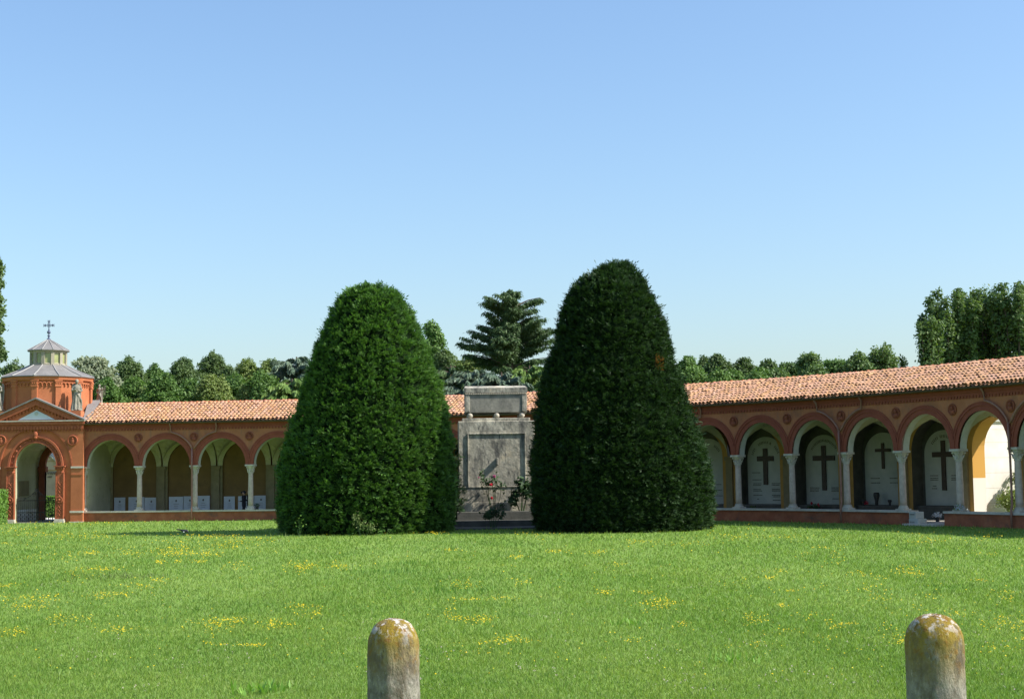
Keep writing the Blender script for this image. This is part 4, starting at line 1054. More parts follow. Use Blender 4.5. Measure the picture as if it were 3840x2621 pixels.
bollard(1474, 2318, 197, .36, 'round-topped stone bollard with thick yellow lichen on its head, nearest the middle', 2.0)
bollard(3500, 2301, 219, .38, 'greyer round-topped stone bollard with lichen down its side, in front of the right lawn', 9.0)

# ------------------------------------------------------------------ yews
def yew(name, prof, pcx, Yc, mat, label, nsp, seed, sprig=.195, rust=None, group='big clipped yews'):
    """prof: (photo y, centre px, half width px)"""
    c0 = at(pcx, 1990, Yc); t = thing(name, (c0.x, Yc, 0), label, 'yew tree', group)
    zs = np.array([at(pcx, y, Yc).z for y, c, h in prof])[::-1]; rs = np.array([h/FPX*Yc for y, c, h in prof])[::-1]
    xs = np.array([at(c, 1600, Yc).x - at(pcx, 1600, Yc).x for y, c, h in prof])[::-1]
    zs[0] = 0.0
    zmax = zs[-1]
    def rad(z): return np.interp(z, zs, rs)
    def cxo(z): return np.interp(z, zs, xs)
    mb = MB(); mb.tube([(c0.x,Yc,0),(c0.x,Yc,zmax*.5),(c0.x,Yc,zmax*.85)], [.35,.25,.08], 10); mb.build('trunk', M['bark'], t)
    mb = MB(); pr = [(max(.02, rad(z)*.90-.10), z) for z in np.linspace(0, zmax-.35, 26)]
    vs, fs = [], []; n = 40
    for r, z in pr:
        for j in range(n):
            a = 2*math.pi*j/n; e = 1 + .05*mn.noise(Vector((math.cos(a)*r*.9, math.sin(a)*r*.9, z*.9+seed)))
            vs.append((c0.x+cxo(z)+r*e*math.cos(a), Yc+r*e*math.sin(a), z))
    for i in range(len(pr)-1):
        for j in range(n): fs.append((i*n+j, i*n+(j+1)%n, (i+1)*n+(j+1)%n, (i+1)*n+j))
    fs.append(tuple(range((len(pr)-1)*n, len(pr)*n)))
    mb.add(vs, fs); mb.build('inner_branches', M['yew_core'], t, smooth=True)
    # tufts over the surface: each a fan of sprays, new growth at the tips
    zg = np.linspace(0, zmax, 300); rg = rad(zg); w = rg*np.sqrt(1+np.gradient(rg, zg)**2); w[-6:] += .15; cdf = np.cumsum(w)/w.sum()
    nt = nsp//6; per = 6
    z = np.interp(rng.random(nt), cdf, zg); a = rng.uniform(0, 2*np.pi, nt)
    r0 = rad(z); slope_ = -np.interp(z, zg, np.gradient(rg, zg))
    P0 = np.column_stack([np.cos(a)*r0, np.sin(a)*r0, z])
    nz1 = np.array([mn.noise(Vector((p[0]*.8+seed, p[1]*.8, p[2]*.8)))*.6 + .9*mn.noise(Vector((p[0]*1.9, p[1]*1.9+seed, p[2]*1.9))) for p in P0])
    nrm = unit(np.column_stack([np.cos(a), np.sin(a), np.clip(slope_, -.2, 3)]))
    depth = rng.uniform(0, 1, nt)**1.5
    tuft_c = P0 + nrm*((nz1*.16 - depth*.36 - .02)[:,None]) + np.column_stack([c0.x+cxo(z), np.full(nt, Yc), np.zeros(nt)])
    tang = unit(np.column_stack([-np.sin(a), np.cos(a), np.zeros(nt)]))
    tax = unit(nrm*.85 + np.array([0,0,1])*rng.uniform(-.25,.75,nt)[:,None] + tang*rng.normal(0,.55,nt)[:,None])
    k_ = np.repeat(np.arange(nt), per); N_ = nt*per
    axis = unit(tax[k_] + rdir(N_)*.55)
    L = sprig*rng.uniform(.7,1.3,nt)[k_]*rng.uniform(.7,1.2,N_); L = np.where(rng.random(N_) < np.where(z[k_] > zmax*.8, .09, .03), L*1.9, L)
    base = tuft_c[k_] - tax[k_]*(L*.55)[:,None] + rdir(N_)*.03
    side = unit(np.cross(axis, rdir(N_)*.7 + np.array([0,0,1]))); quads = []; tips = []
    for j in range(6):
        s_ = 1 if j % 2 else -1; f_ = .18 + .16*j
        d = unit(axis*.75 + side*s_*.60 + rdir(N_)*.2) if j < 5 else axis
        bs = base + axis*(L*f_)[:,None]; ll = L*(.50 - .03*j)
        sd2 = unit(np.cross(np.cross(axis, side) + rdir(N_)*.35, d))
        (tips if j >= 3 else quads).append(diamonds(bs, d, sd2, ll, np.clip(ll*.42, .03, .07)))
    V = np.concatenate(quads); V[:,:,2] = np.maximum(V[:,:,2], .01)
    Vt = np.concatenate(tips); Vt[:,:,2] = np.maximum(Vt[:,:,2], .01)
    if rust is not None:
        rp = np.array(rust); m_ = np.linalg.norm((V.mean(axis=1)-rp)*np.array([1.6,1,.8]), axis=1) < .38
        m_ &= rng.random(len(m_)) < .6
        br_ = V[m_]; V = V[~m_]
        m_ = np.linalg.norm((Vt.mean(axis=1)-rp)*np.array([1.6,1,.8]), axis=1) < .30; m_ &= rng.random(len(m_)) < .45
        npmesh('browned_sprays', np.concatenate([br_, Vt[m_]]), 4, M['rust'], t); Vt = Vt[~m_]
    npmesh('crown', V, 4, M[mat], t); npmesh('new_growth', Vt, 4, M[{'yew_l':'yew_lt','yew_r':'yew_rt'}.get(mat, mat)], t)
    return t
kL = .6557
profL = [(1070,1395,30),(1085,1393,88),(1098,1393,108),(1130,1397,135),(1164,1400,157),(1229,1397,187),(1295,1395,218),(1361,1400,239),(1459,1397,272),(1557,1395,297),(1656,1384,321),(1754,1378,334),(1852,1375,339),(1951,1375,336),(2003,1380,326)]
profL = [(y,c,h-8) for y,c,h in profL]
yew('yew', profL, 1385, 65.8, 'yew_l', 'bright green rounded clipped yew left of the stone tomb', 78000, 1.3)
kR = .6871
profR = [(45,525,45),(60,510,88),(100,487,135),(200,470,230),(300,468,282),(400,478,312),(500,480,335),(600,472,365),(700,472,398),(800,470,425),(900,482,448),(1000,497,462),(1100,505,485),(1200,510,500),(1300,517,507),(1400,522,507),(1500,522,488)]
profR = [(950+y*kR, 1980+c*kR, h*kR-8) for y,c,h in profR]
yew('yew', profR, 2335, 64.3, 'yew_r', 'taller dark green clipped yew with an orange patch, right of the stone tomb', 78000, 5.1, rust=tuple(at(2474,1362,64.3-2.0)))
profB = [(y, 1560+(c-1385)*.3, h*.66) for y,c,h in profL]
profB = [(1500,1530,20),(1520,1530,80),(1560,1530,130),(1640,1530,175),(1720,1530,196),(1800,1530,208),(1880,1530,216),(1980,1530,208)]
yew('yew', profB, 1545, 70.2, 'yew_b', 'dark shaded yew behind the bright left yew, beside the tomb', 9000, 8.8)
# ------------------------------------------------------------------ the stone tomb between the yews
YTB = 70.3
t0 = at(1866, 1990, YTB); TM = thing('stone_tomb', (t0.x, YTB, 0), 'tall weathered grey stone tomb with a sarcophagus on stone balls between the yews', 'tomb')
def tx_(px, py=1700): return at(px, py, YTB).x
def tz_(py, px=1866): return zat(py, px, YTB)
Tt = Matrix.Translation((t0.x, YTB, 0)) @ Matrix.Rotation(R(2.5), 4, 'Z')
hw = (2008-1722)/2/FPX*YTB; zb, zt1, zt2 = tz_(1916), tz_(1578), tz_(1567)
mb = MB(Tt); mb.box(-hw, hw, 0, 2.4, zb, zt1)
tp = mb.build('pedestal', M['tomb'], TM, bevel=.03)
pw = (1972-1763)/2/FPX*YTB; pz0, pz1 = tz_(1822), tz_(1628)
mb = MB(Tt)
for (x0,x1,z0,z1) in ((-pw-.055,-pw,pz0,pz1+.055),(pw,pw+.055,pz0,pz1+.055),(-pw,pw,pz1,pz1+.055)): mb.box(x0,x1,-.055,.01,z0,z1)
mb.box(-hw-.03,hw+.03,-.05,.01,zb,zb+.42); mb.box(-hw-.02, hw+.02, -.03, .01, pz0-.06, pz0-.01)
mb.build('panel_frame', M['tomb'], tp, bevel=.012)
mb = MB(Tt); bz = tz_(1716); bx = (1868-1866)/FPX*YTB
mb.box(bx-.05, bx+.05, -.15, .01, bz-.34, bz); mb.build('bracket', M['tomb_dark'], tp, bevel=.02)
mb = MB(Tt); mb.box(-(1990-1735)/2/FPX*YTB, (1990-1735)/2/FPX*YTB, .08, 2.3, zt1, zt2); mb.build('top_slab', M['tomb'], TM, bevel=.02)
rb = 11/FPX*YTB
for sx in (-1, 0, 1):
    for yy in (.35, 2.05):
        mb = MB(Tt); mb.ball((sx*1.22 if sx else .04, yy, zt2+rb*.97), rb, 20, 12); mb.build('stone_ball', M['ball'], TM, smooth=True)
sw = (1976-1743)/2/FPX*YTB; s0, s1 = zt2+2*rb*.96, tz_(1446)
hh = s1-s0
mb = MB(Tt); vs = []
for (w, y0, y1, z) in ((sw-.0,.25,2.15,s0),(sw+.01,.24,2.16,s0+hh*.70)): vs += [(-w,y0,z),(w,y0,z),(w,y1,z),(-w,y1,z)]
mb.add(vs, [(3,2,1,0),(4,5,6,7),(0,1,5,4),(1,2,6,5),(2,3,7,6),(3,0,4,7)])
sg_ = mb.build('sarcophagus', M['tomb_dark'], TM, bevel=.02)
mb = MB(Tt); mb.box(-sw+.0, -sw+.22, .215, .26, s0+.04, s0+hh*.66); mb.box(sw-.22, sw, .215, .26, s0+.04, s0+hh*.66); mb.build('corner_strip', M['tomb'], sg_, bevel=.01)
mb = MB(Tt)
for i in range(34): 
    x = -sw+.05 + (2*sw-.1)*i/33; mb.ball((x, .215, s0+hh*.705), .034, 7, 5)
mb.build('bead_moulding', M['ball'], sg_)
mb = MB(Tt); mb.box(-sw-.03, sw+.03, .20, 2.2, s0+hh*.74, s0+hh*.93)
mb.add([(-sw-.03,.20,s0+hh*.93),(sw+.03,.20,s0+hh*.93),(sw+.03,2.2,s0+hh*.93),(-sw-.03,2.2,s0+hh*.93),(-sw+.02,.7,s1+.03),(sw-.05,.7,s1+.03),(sw-.05,1.7,s1+.03),(-sw+.02,1.7,s1+.03)], [(4,5,6,7),(0,1,5,4),(1,2,6,5),(2,3,7,6),(3,0,4,7)])
mb.build('lid', M['tomb'], sg_, bevel=.015)
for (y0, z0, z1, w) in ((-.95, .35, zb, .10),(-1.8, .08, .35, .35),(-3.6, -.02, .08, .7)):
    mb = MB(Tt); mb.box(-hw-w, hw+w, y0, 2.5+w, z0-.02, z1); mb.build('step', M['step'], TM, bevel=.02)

# ------------------------------------------------------------------ rose bush and other small plants
def stems_plant(name, base, stems, leafmat, label, cat, leaves, leafsize, flowers=(), group=None):
    t = thing(name, base, label, cat, group); mb = MB(); tips = []
    for (dx, dy, h, r) in stems:
        b = Vector(base) + Vector((dx*.3, dy*.3, 0)); e = Vector(base) + Vector((dx, dy, h)); m = b.lerp(e, .5) + Vector((random.gauss(0,.05), 0, .05))
        mb.tube([b, m, e], [r, r*.8, r*.4], 5); tips.append((b, m, e))
    mb.build('stems', M['rose_leaf'], t)
    Pn, On = [], []
    for (b, m, e) in tips:
        for _ in range(leaves):
            f = .45 + .6*random.random()**.4; p = m.lerp(e, min(1, (f-.4)*1.6)); d = rdir(1)[0]
            Pn.append(np.array(p) + d*random.uniform(.02,.26)); On.append(d*.5+np.array([0,-.3,.7]))
    npmesh('leaves', leaf_cloud(np.array(Pn), np.array(On), leafsize, .6), 4, M[leafmat], t)
    for (px, py, Y, r, mat) in flowers:
        c = np.array(at(px, py, Y)); n = 26; d = rdir(n); V = leaf_cloud(c + d*r*.55, d, r*1.1, .9, .3); npmesh('bloom', V, 4, M[mat], t)
    return t
RB_ = at(1855, 1985, 69.9); RB_.z = tz_(1916)
def rs(px, py): p = at(px, py, 69.9); return (p.x-RB_.x, 0, p.z-RB_.z, .014)
stems_plant('rose_bush', RB_, [rs(1805,1765)[:3]+(.014,), rs(1815,1790)[:3]+(.018,), rs(1832,1805)[:3]+(.016,), rs(1852,1780)[:3]+(.016,), rs(1862,1795)[:3]+(.015,), rs(1880,1812)[:3]+(.015,), rs(1845,1800)[:3]+(.015,), rs(1890,1890)[:3]+(.012,)], 'rose_leaf',
    'thin tall rose bush with red and pink blooms in front of the tomb', 'rose bush', 24, .15,
    [(1841,1817,69.7,.105,'petal_red'),(1853,1786,69.7,.09,'petal_pink'),(1844,1867,69.7,.08,'petal_red'),(1795,1790,69.7,.05,'petal_pink')])
b2 = at(1958, 1985, 69.85); b2.z = tz_(1916)
stems_plant('leafy_shrub', b2, [(-.35,0,.9,.02),(0,0,1.3,.02),(.2,0,.9,.02),(-.1,-.1,1.4,.02),(.3,.1,1.3,.02),(-.4,.1,.5,.02)], 'rose_leaf', 'dark leafy shrub on the tomb steps beside the right yew', 'shrub', 60, .24)
b3 = at(1360, 2008, 61.2); b3.z = 0
stems_plant('leafy_shrub', b3, [(-.35,0,.75,.01),(0,0,.55,.01),(.3,0,.42,.01),(.45,0,.35,.01),(-.1,0,.5,.01),(-.3,.0,.9,.01)], 'shrub', 'pale weedy shrub at the foot of the bright left yew', 'shrub', 34, .085)
b4 = at(1122, 2008, 61.3); b4.z = 0
stems_plant('weed_stalk', b4, [(-.05,0,.75,.012),(.08,0,.5,.01),(.0,0,.4,.01)], 'weed', 'thin weed stalks at the shaded left side of the left yew', 'weed', 8, .06)
b5 = at(1850, 1988, 67.2); b5.z = .08
stems_plant('leafy_shrub', b5, [(-.4,0,.55,.02),(0,0,.75,.02),(.4,0,.6,.02),(.15,0,.7,.02),(-.2,0,.65,.02)], 'rose_leaf', 'low dark bush on the steps below the rose stems', 'shrub', 60, .14)

# ------------------------------------------------------------------ magpie
mg = ground(690, 2012); mg.z = 0
mt_ = thing('magpie', mg, 'black and white magpie feeding on the lawn at the edge of the yew shadow', 'bird')
T = Matrix.Translation(mg + Vector((0,0,.07))) @ Matrix.Scale(1.12, 4)
mb = MB(T); mb.ball((.02,0,.15), .075, 16, 10, 1.35, .9, .85); mb.ball((.09,0,.15), .055, 12, 8, 1.2, .9, 1); mb.ball((.135,0,.115), .036, 10, 8, 1.1, 1, 1); mb.tube([(.15,0,.11),(.185,0,.075)], [.014,.003], 6)
mb.tube([(-.05,0,.165),(-.14,0,.195),(-.29,0,.225)], [.048,.026,.016], 8)
o = mb.build('body', M['black'], mt_); remesh(o, .007)
mb = MB(T); mb.ball((.0,-.060,.118), .026, 10, 8, 1.2, .35, .8); mb.ball((.0,.060,.118), .026, 10, 8, 1.2, .35, .8); mb.build('white_flank', M['white_feather'], mt_, smooth=True)
for sy in (-.025,.025):
    mb = MB(T); mb.tube([(.0,sy,.10),(.01,sy,.05),(.0,sy,-.02)], [.012,.006,.005], 6); mb.tube([(0,sy,-.015),(.04,sy,-.02)], .005, 5); mb.build('leg', M['black'], mt_)

# ------------------------------------------------------------------ people in the gallery
def person(px, Yp, zfeet, h, label, hat):
    p = at(px, 1850, Yp); b = Vector((p.x, Yp, zfeet)); s = h/1.75
    t = thing('person', b, label, 'person')
    T = Matrix.Translation(b) @ Matrix.Rotation(R(-90), 4, 'Z') @ Matrix.Scale(s, 4)       # faces -x (local -y is forward)
    mb = MB(T)
    mb.lathe([(.13,.80),(.165,.90),(.16,1.0),(.15,1.1),(.17,1.25),(.185,1.38),(.13,1.45),(.06,1.48),(.055,1.56)], 18, sy=.72)
    for sx, f0 in ((-1,-.10),(1,.12)):
        mb.tube([(sx*.09,0,.88),(sx*.095,f0*.4-.02,.48),(sx*.095,f0,.08)], [.09,.06,.042], 10); mb.tube([(sx*.095,f0+.03,.04),(sx*.095,f0-.17,.03)], [.045,.035], 8)
    mb.tube([(-.19,0,1.40),(-.23,.03,1.14),(-.20,-.22,1.08)], [.058,.048,.036], 8); mb.tube([(.19,0,1.40),(.23,.03,1.14),(.16,-.24,1.10)], [.058,.048,.036], 8)
    for sx in (-1,1):
        hx = -.20 if sx < 0 else .16; hy, hz = (-.25, 1.08) if sx < 0 else (-.27,1.10)
        mb.ball((hx,hy-.03,hz), .038, 8, 6, .6, 1.2, .9)
        for q in range(4): mb.tube([(hx-.02+.013*q,hy-.06,hz-.01),(hx-.02+.013*q,hy-.10,hz-.02),(hx-.02+.013*q,hy-.12,hz-.05)], .009, 5)
        mb.tube([(hx+sx*-.02,hy-.03,hz+.02),(hx+sx*-.03,hy-.08,hz+.03)], .010, 5)
    mb.ball((0,-.01,1.645), .098, 16, 12, .86, 1.02, 1.24); mb.ball((0,-.115,1.635), .018, 6, 5); mb.ball((-.087,0,1.64), .02, 6, 5, .5,1,1.4); mb.ball((.087,0,1.64), .02, 6, 5,.5,1,1.4)
    o = mb.build('body', M['skin'], t); remesh(o, .016*s)
    mb = MB(T)
    mb.lathe([(.15,.70),(.175,.85),(.18,.95),(.165,1.08),(.185,1.25),(.20,1.38),(.15,1.465),(.075,1.50)], 18, sy=.78)
    mb.tube([(-.20,0,1.41),(-.245,.03,1.13),(-.21,-.19,1.085)], [.07,.06,.05], 8); mb.tube([(.20,0,1.41),(.245,.03,1.13),(.17,-.21,1.10)], [.07,.06,.05], 8)
    o = mb.build('coat', M['black_cloth'], t); remesh(o, .02*s)
    mb = MB(T)
    for sx, f0 in ((-1,-.10),(1,.12)): mb.tube([(sx*.09,0,.95),(sx*.095,f0*.4-.02,.48),(sx*.095,f0,.05)], [.105,.08,.07], 10)
    o = mb.build('trousers', M['black_cloth'], t); remesh(o, .02*s)
    mb = MB(T); mb.ball((0,.025,1.68), .108, 14, 10, .92, 1.0, 1.08)
    if hat: mb.tube([(0,-.08,1.70),(0,-.20,1.68)], [.075,.05], 8); mb.build('cap', M['black_cloth'], t, smooth=True)
    else: mb.ball((0,.07,1.60), .08, 10, 8); mb.build('hair', M['hair'], t, smooth=True)
    return t
person(915, 89.3, .10, 1.56, 'dark-dressed person in a peaked cap standing left of the gallery column', True)
person(934, 90.0, .10, 1.60, 'dark-haired person mostly hidden behind the gallery column', False)

# ------------------------------------------------------------------ flowers and vases in the gallery
def posy(k, u, v, z, r, mats, label, pot=True, name='flower_pot', cat='flowers'):
    b = loc_at(k,u,v,z); t = thing(name, b, label, cat)
    if pot:
        mb = MB(); mb.lathe([(.08,0),(.10,.12),(.115,.2),(.10,.2),(.09,.16)], 12, T=Matrix.Translation(b)); mb.build('pot', M['pot_dark'], t)
    n = 90; d = rdir(n); d[:,2] = np.abs(d[:,2]); c = np.array(b) + np.array([0,0,.2 if pot else .05])
    for i, m in enumerate(mats): npmesh('leaves' if i == 0 else 'bloom', leaf_cloud(c + d*r*rng.uniform(.4,1,(n,1))*(1 if i == 0 else 1.05), d, r*.36, .6), 4, M[m], t); d = rdir(n//2); d[:,2] = np.abs(d[:,2]); n = n//2
    return t
posy(3, .35, .10, ZSILL, .20, ['rose_leaf'], 'dark leafy pot plant on the sill right of the people')
posy(1, .45, 2.6, .1, .34, ['rose_leaf'], 'dark pot plant standing in front of the white wall panels')
posy(11, 1.3, VB-.1, .1, .36, ['shrub','leaf_mid'], 'yellowish plant at the foot of the tomb with three-part lettering')
posy(12, 1.6, VB-.1, .1, .50, ['rose_leaf','petal_red'], 'big dark red plant at the foot of the tallest cross')
posy(11, 2.2, VB-.1, .1, .16, ['petal_white'], 'small white flowers beside the yellowish plant', False, 'flower_bunch')
posy(11, .8, VB-.1, .1, .14, ['petal_white'], 'tiny white flowers at the left foot of the lettered tomb', False, 'flower_bunch')
posy(13, .9, VB+.2, .70, .16, ['petal_red'], 'low red flowers at the left foot of the small cross tomb', False, 'flower_bunch')
posy(16, .05, -.1, ZSILL, .30, ['petal_white','leaf_silver'], 'blue-white flower bunch on the end of the low wall', False, 'flower_bunch')
posy(15, .4, 1.6, .1, .26, ['petal_white'], 'pale flowers in a pot just inside the opening in the low wall')
for (u, h, w, lab) in ((.62,.30,.10,'squat dark vase left of the tall vase below the small cross'),(1.45,.62,.15,'tall dark urn below the small bronze cross'),(2.25,.28,.10,'squat dark vase right of the tall vase below the small cross')):
    b = loc_at(13, u, VB+.32, .70); mb = MB(); mb.lathe([(w*.5,0),(w*.55,.03),(w*.5,h*.3),(w*1.0,h*.75),(w*.95,h*.95),(w*.7,h)], 14, T=Matrix.Translation(b))
    tag(mb.build('vase', M['pot_dark'], smooth=True), lab, 'vase', 'dark vases on the tomb ledge')
# statuette-like white vase
b = loc_at(15, .15, VB-.5, .1); mb = MB(); mb.lathe([(.12,0),(.13,.05),(.06,.12),(.06,.22),(.17,.4),(.19,.5),(.14,.52)], 14, T=Matrix.Translation(b)); tag(mb.build('stone_urn', M['slab_white'], smooth=True), 'pale stone urn on the gallery floor by the passage', 'urn')

# ------------------------------------------------------------------ beyond the passage: white wall and shrubs
ww = thing('white_wall', loc_at(15, -.6, 8, 0), 'sunlit white marble wall seen through the open passage', 'wall')
mb = MB(); mb.box(-1.0, -.6, 5.0, 22, -.1, 4.55, FR[15]); mb.build('wall_face', M['white_wall'], ww)
mb = MB(); mb.box(-1.1, -.5, 4.95, 22.05, 4.55, 4.75, FR[15]); mb.build('coping', M['slab'], ww)
M['joint'] = nmat('wall_joint', [(.3,(.42,.39,.34)),(.7,(.48,.45,.40))], 4)
mb = MB()
for z in (.8,1.5,2.2,2.9,3.6,4.2): mb.box(-.605, -.597, 5.0, 22, z-.008, z+.008, FR[15])
mb.build('joints', M['joint'], ww)
def bush(name, c, r, h, n, mat, label, size=.14, group=None, cat='bush'):
    t = thing(name, c, label, cat, group); cl = []
    for _ in range(14):
        a = random.uniform(0,6.28); q = random.random()**.5*r*.7; cl.append(((c[0]+q*math.cos(a), c[1]+q*math.sin(a), h*random.uniform(.25,.8)), r*random.uniform(.35,.6), 1.0))
    p, o = clump_points(cl, n/ (14*(r*.47)**2)); npmesh('leaves', leaf_cloud(p, o, size), 4, M[mat], t)
    mb = MB()
    for _ in range(5): mb.tube([(c[0],c[1],0),(c[0]+random.gauss(0,r*.3),c[1]+random.gauss(0,r*.3),h*.7)], [.03,.01], 5)
    mb.build('stems', M['bark'], t); return t
q = loc_at(15, .55, 7.6, 0); bush('bush', tuple(q), 1.0, 2.9, 2200, 'shrub', 'tall wispy shrub against the white wall behind the passage', .16)
q = loc_at(15, .7, 6.0, 0); bush('bush', tuple(q), 1.1, 1.2, 2200, 'leaf_light', 'low sunny bush on the path side behind the passage', .14)
q = loc_at(16, .9, 8.0, 0); bush('bush', tuple(q), 1.3, 3.4, 2200, 'leaf_mid', 'big green bush behind the second open passage arch', .2)
q = loc_at(16, 0.3, 6.2, 0); bush('bush', tuple(q), .6, 1.1, 900, 'shrub', 'grassy bush behind the pier of the open passage', .14)

# ------------------------------------------------------------------ trees beyond
def tube_tree(mb, base, top, r, limbs):
    mb.tube([base, base.lerp(top,.5)+Vector((random.gauss(0,.15),random.gauss(0,.15),0)), top], [r, r*.7, r*.25], 8)
    for e in limbs:
        b = base.lerp(top, random.uniform(.35,.8)); mb.tube([b, b.lerp(e,.5)+Vector((0,0,.2)), e], [r*.35, r*.2, r*.08], 5)
def tree(px, pyt, wpx, Y, mat, label, pyb=1480, kind='round', nleaf=15000, size=.18, name='tree', group='trees behind the arcade', dens=1.0, lean=0):
    top = at(px, pyt, Y); r = wpx/2/FPX*Y; zt = top.z; base = Vector((top.x, Y, 0)); t = thing(name, base, label, 'tree', group)
    cl = []; zlow = max(1.5, min(zt-1.2*r, zat(pyb, px, Y)-.8))
    if kind == 'round':
        r *= 1.30; n = 80; hh_ = zt - zlow; sd_ = random.random()*50
        for i in range(n):
            f = ((i+.5)/n)**.85; z = zlow + hh_*f; dz_ = zt - z; a = i*2.4+random.random()
            lobe = .78 + .55*mn.noise(Vector((math.cos(a)*1.3+sd_, math.sin(a)*1.3, z*.55)))
            env = r*min(1, (dz_/(1.35*r))**.62)*lobe; q = env*random.uniform(.30,.95)
            cr = r*random.uniform(.10,.30); cl.append(((top.x+q*math.cos(a), Y+q*math.sin(a)*.9, min(z, zt-cr)), cr, random.uniform(.7,1.0)))
        for i in range(60):                                    # loose shoots break the outline
            z = zlow + hh_*random.random()**.7; dz_ = zt - z; a = random.uniform(0,6.28)
            env = r*min(1, (dz_/(1.35*r))**.62); q = env*random.uniform(.85,1.10)
            cl.append(((top.x+q*math.cos(a), Y+q*math.sin(a)*.9, z+random.uniform(0,.25)), max(.22, r*random.uniform(.05,.12)), 1.2))
        cl.append(((top.x, Y, zlow + hh_*.25), r*.55, 1.1)); cl.append(((top.x+random.gauss(0,.1)*r, Y, zt-r*.42), r*.28, 1.2))
    elif kind == 'column':
        n = 34
        for i in range(n):
            f = (i+.5)/n; z = zlow*.6 + (zt-zlow*.6)*f; env = r*(math.sin(math.pi*min(1,.15+.8*f))**.6); a = i*2.4; q = env*random.uniform(.2,.75)
            cl.append(((top.x+q*math.cos(a)+lean*(z/zt), Y+q*math.sin(a), z-.3), r*random.uniform(.38,.60), 1.5))
    elif kind == 'poplar':                                     # leaders fanning up from the trunk, leafy towards their ends
        nl = 11 if wpx > 100 else 6; leaders = []
        for i in range(nl):
            a = i*2.4+random.random()*.6; sp = r*(.25+.75*((i+.5)/nl)**.7)*random.uniform(.8,1.0)
            zl_ = zt - (sp/r)**2*min(.38*(zt-zlow), r*1.1)*random.uniform(.6,1.2) - (0 if i == 0 else random.uniform(0,.5))
            e = Vector((top.x + math.cos(a)*sp, Y + math.sin(a)*sp, zl_)); b0 = Vector((top.x, Y, zlow*.35 + random.uniform(0,.25)*(zt-zlow)))
            leaders.append((b0, e))
            for j in range(11):
                f = .30 + .70*(j+random.random())/11; p_ = b0.lerp(e, f) + Vector((0,0,math.sin(f*math.pi)*-.05*r))
                cr = r*random.uniform(.10,.22)*(1.15-.55*f); w_ = r*.20*(1.1-f)
                cl.append(((p_.x+random.gauss(0,w_), p_.y+random.gauss(0,w_), min(p_.z, zt-cr*1.3)), max(.28,cr), 1.7))
    elif kind == 'feather':
        n = 40
        for i in range(n):
            f = (i+.5)/n; z = zlow + (zt-zlow)*f; env = r*math.sin(math.pi*(.2+.72*f))**.7; a = i*2.4; q = env*random.uniform(.2,.95)
            cr = r*random.uniform(.24,.38); cl.append(((top.x+q*math.cos(a), Y+q*math.sin(a), min(z, zt-cr*.8)), cr, .6))
    a2 = sum(c[1]**2 for c in cl); p, o = clump_points(cl, nleaf*dens/a2)
    far = rng.random(len(p))[:,None] < .10
    p += rng.normal(0, size*.45, p.shape) + np.where(far, rng.uniform(-size*1.2, size*.8, p.shape), 0)
    npmesh('crown', leaf_cloud(p, o, size), 4, M[mat], t)
    mb = MB(); lim = [Vector(c[0]) for c in random.sample(cl, min(10, len(cl)))]
    if kind == 'poplar':
        for b0, e in leaders: mb.tube([b0, b0.lerp(e,.5), e], [.13,.08,.02], 5)
        lim = []
    tube_tree(mb, base, Vector((top.x+lean*.7, Y, zt*.85)), .12+.02*zt, lim); mb.build('trunk', M['bark'], t)
    return t
# left of the yews
tree(-14, 965, 62, 118, 'leaf_poplar', 'tall narrow poplar cut by the left edge of the picture', 1450, 'column', 15120, 0.29, 'poplar', 'poplars beyond the arcade')
tree(52, 1368, 110, 112, 'leaf_dark', 'small dark tree left of the chapel roof', 1440, nleaf=5000)
tree(352, 1337, 190, 108, 'leaf_silver', 'silvery pale-leaved tree right of the chapel dome', 1500, 'feather', 17280, 0.19)
tree(484, 1352, 150, 122, 'leaf_dark', 'dark round-topped tree between the silvery tree and the bushes', nleaf=15000)
tree(580, 1385, 110, 124, 'leaf_mid', 'lower green tree right of the first dark round tree')
tree(688, 1356, 118, 124, 'leaf_dark', 'dark dome-shaped tree above the left gallery roof')
tree(800, 1332, 112, 126, 'leaf_dark', 'tallest dark tree above the left gallery, narrow at the top')
tree(862, 1398, 80, 124, 'leaf_dark', 'small dark tree right of the tallest dark tree')
tree(930, 1358, 110, 128, 'leaf_light', 'light green tree, left one of the pale pair')
tree(1010, 1354, 110, 128, 'leaf_light', 'light green tree, right one of the pale pair')
fl = [(300,1462,150,'leaf_mid'),(400,1440,150,'leaf_mid'),(505,1432,160,'leaf_mid'),(610,1420,150,'leaf_mid'),(715,1440,150,'leaf_mid'),(800,1418,140,'leaf_light'),(885,1420,160,'leaf_mid'),(985,1410,170,'leaf_mid'),(560,1465,110,'leaf_light'),(940,1452,130,'leaf_light')]
names = ['nearest the chapel','behind the silvery tree','below the first dark tree','below the green gap','below the dark dome tree','pale, below the tallest dark tree','below the small dark tree','below the pale pair of trees','yellow-green, low over the roof ridge','yellow-green, low beside the cedar']
for (x,y,w,m), nm in zip(fl, names): tree(x, y, w, 106+random.uniform(-2,3), m, 'bushy green tree just over the gallery roof, '+nm, 1515, nleaf=15000, size=.19, group='bushy trees over the gallery roof')
tree(1625, 1225, 100, 118, 'leaf_mid', 'narrow olive-green poplar behind the left yew', 1480, 'column', 14040, 0.27, 'poplar', 'poplars beyond the arcade')
tree(1668, 1330, 110, 112, 'leaf_dark', 'dark drooping tree right of the left yew', nleaf=15000)
tree(1760, 1348, 130, 124, 'leaf_light', 'light green tree left of the big cedar')
tree(1700, 1352, 110, 126, 'leaf_light', 'pale tree close to the left yew')
tree(1945, 1362, 150, 126, 'leaf_light', 'light green tree behind the trunk of the big cedar')
tree(2080, 1365, 150, 118, 'leaf_mid', 'green tree just left of the dark yew', nleaf=15000)
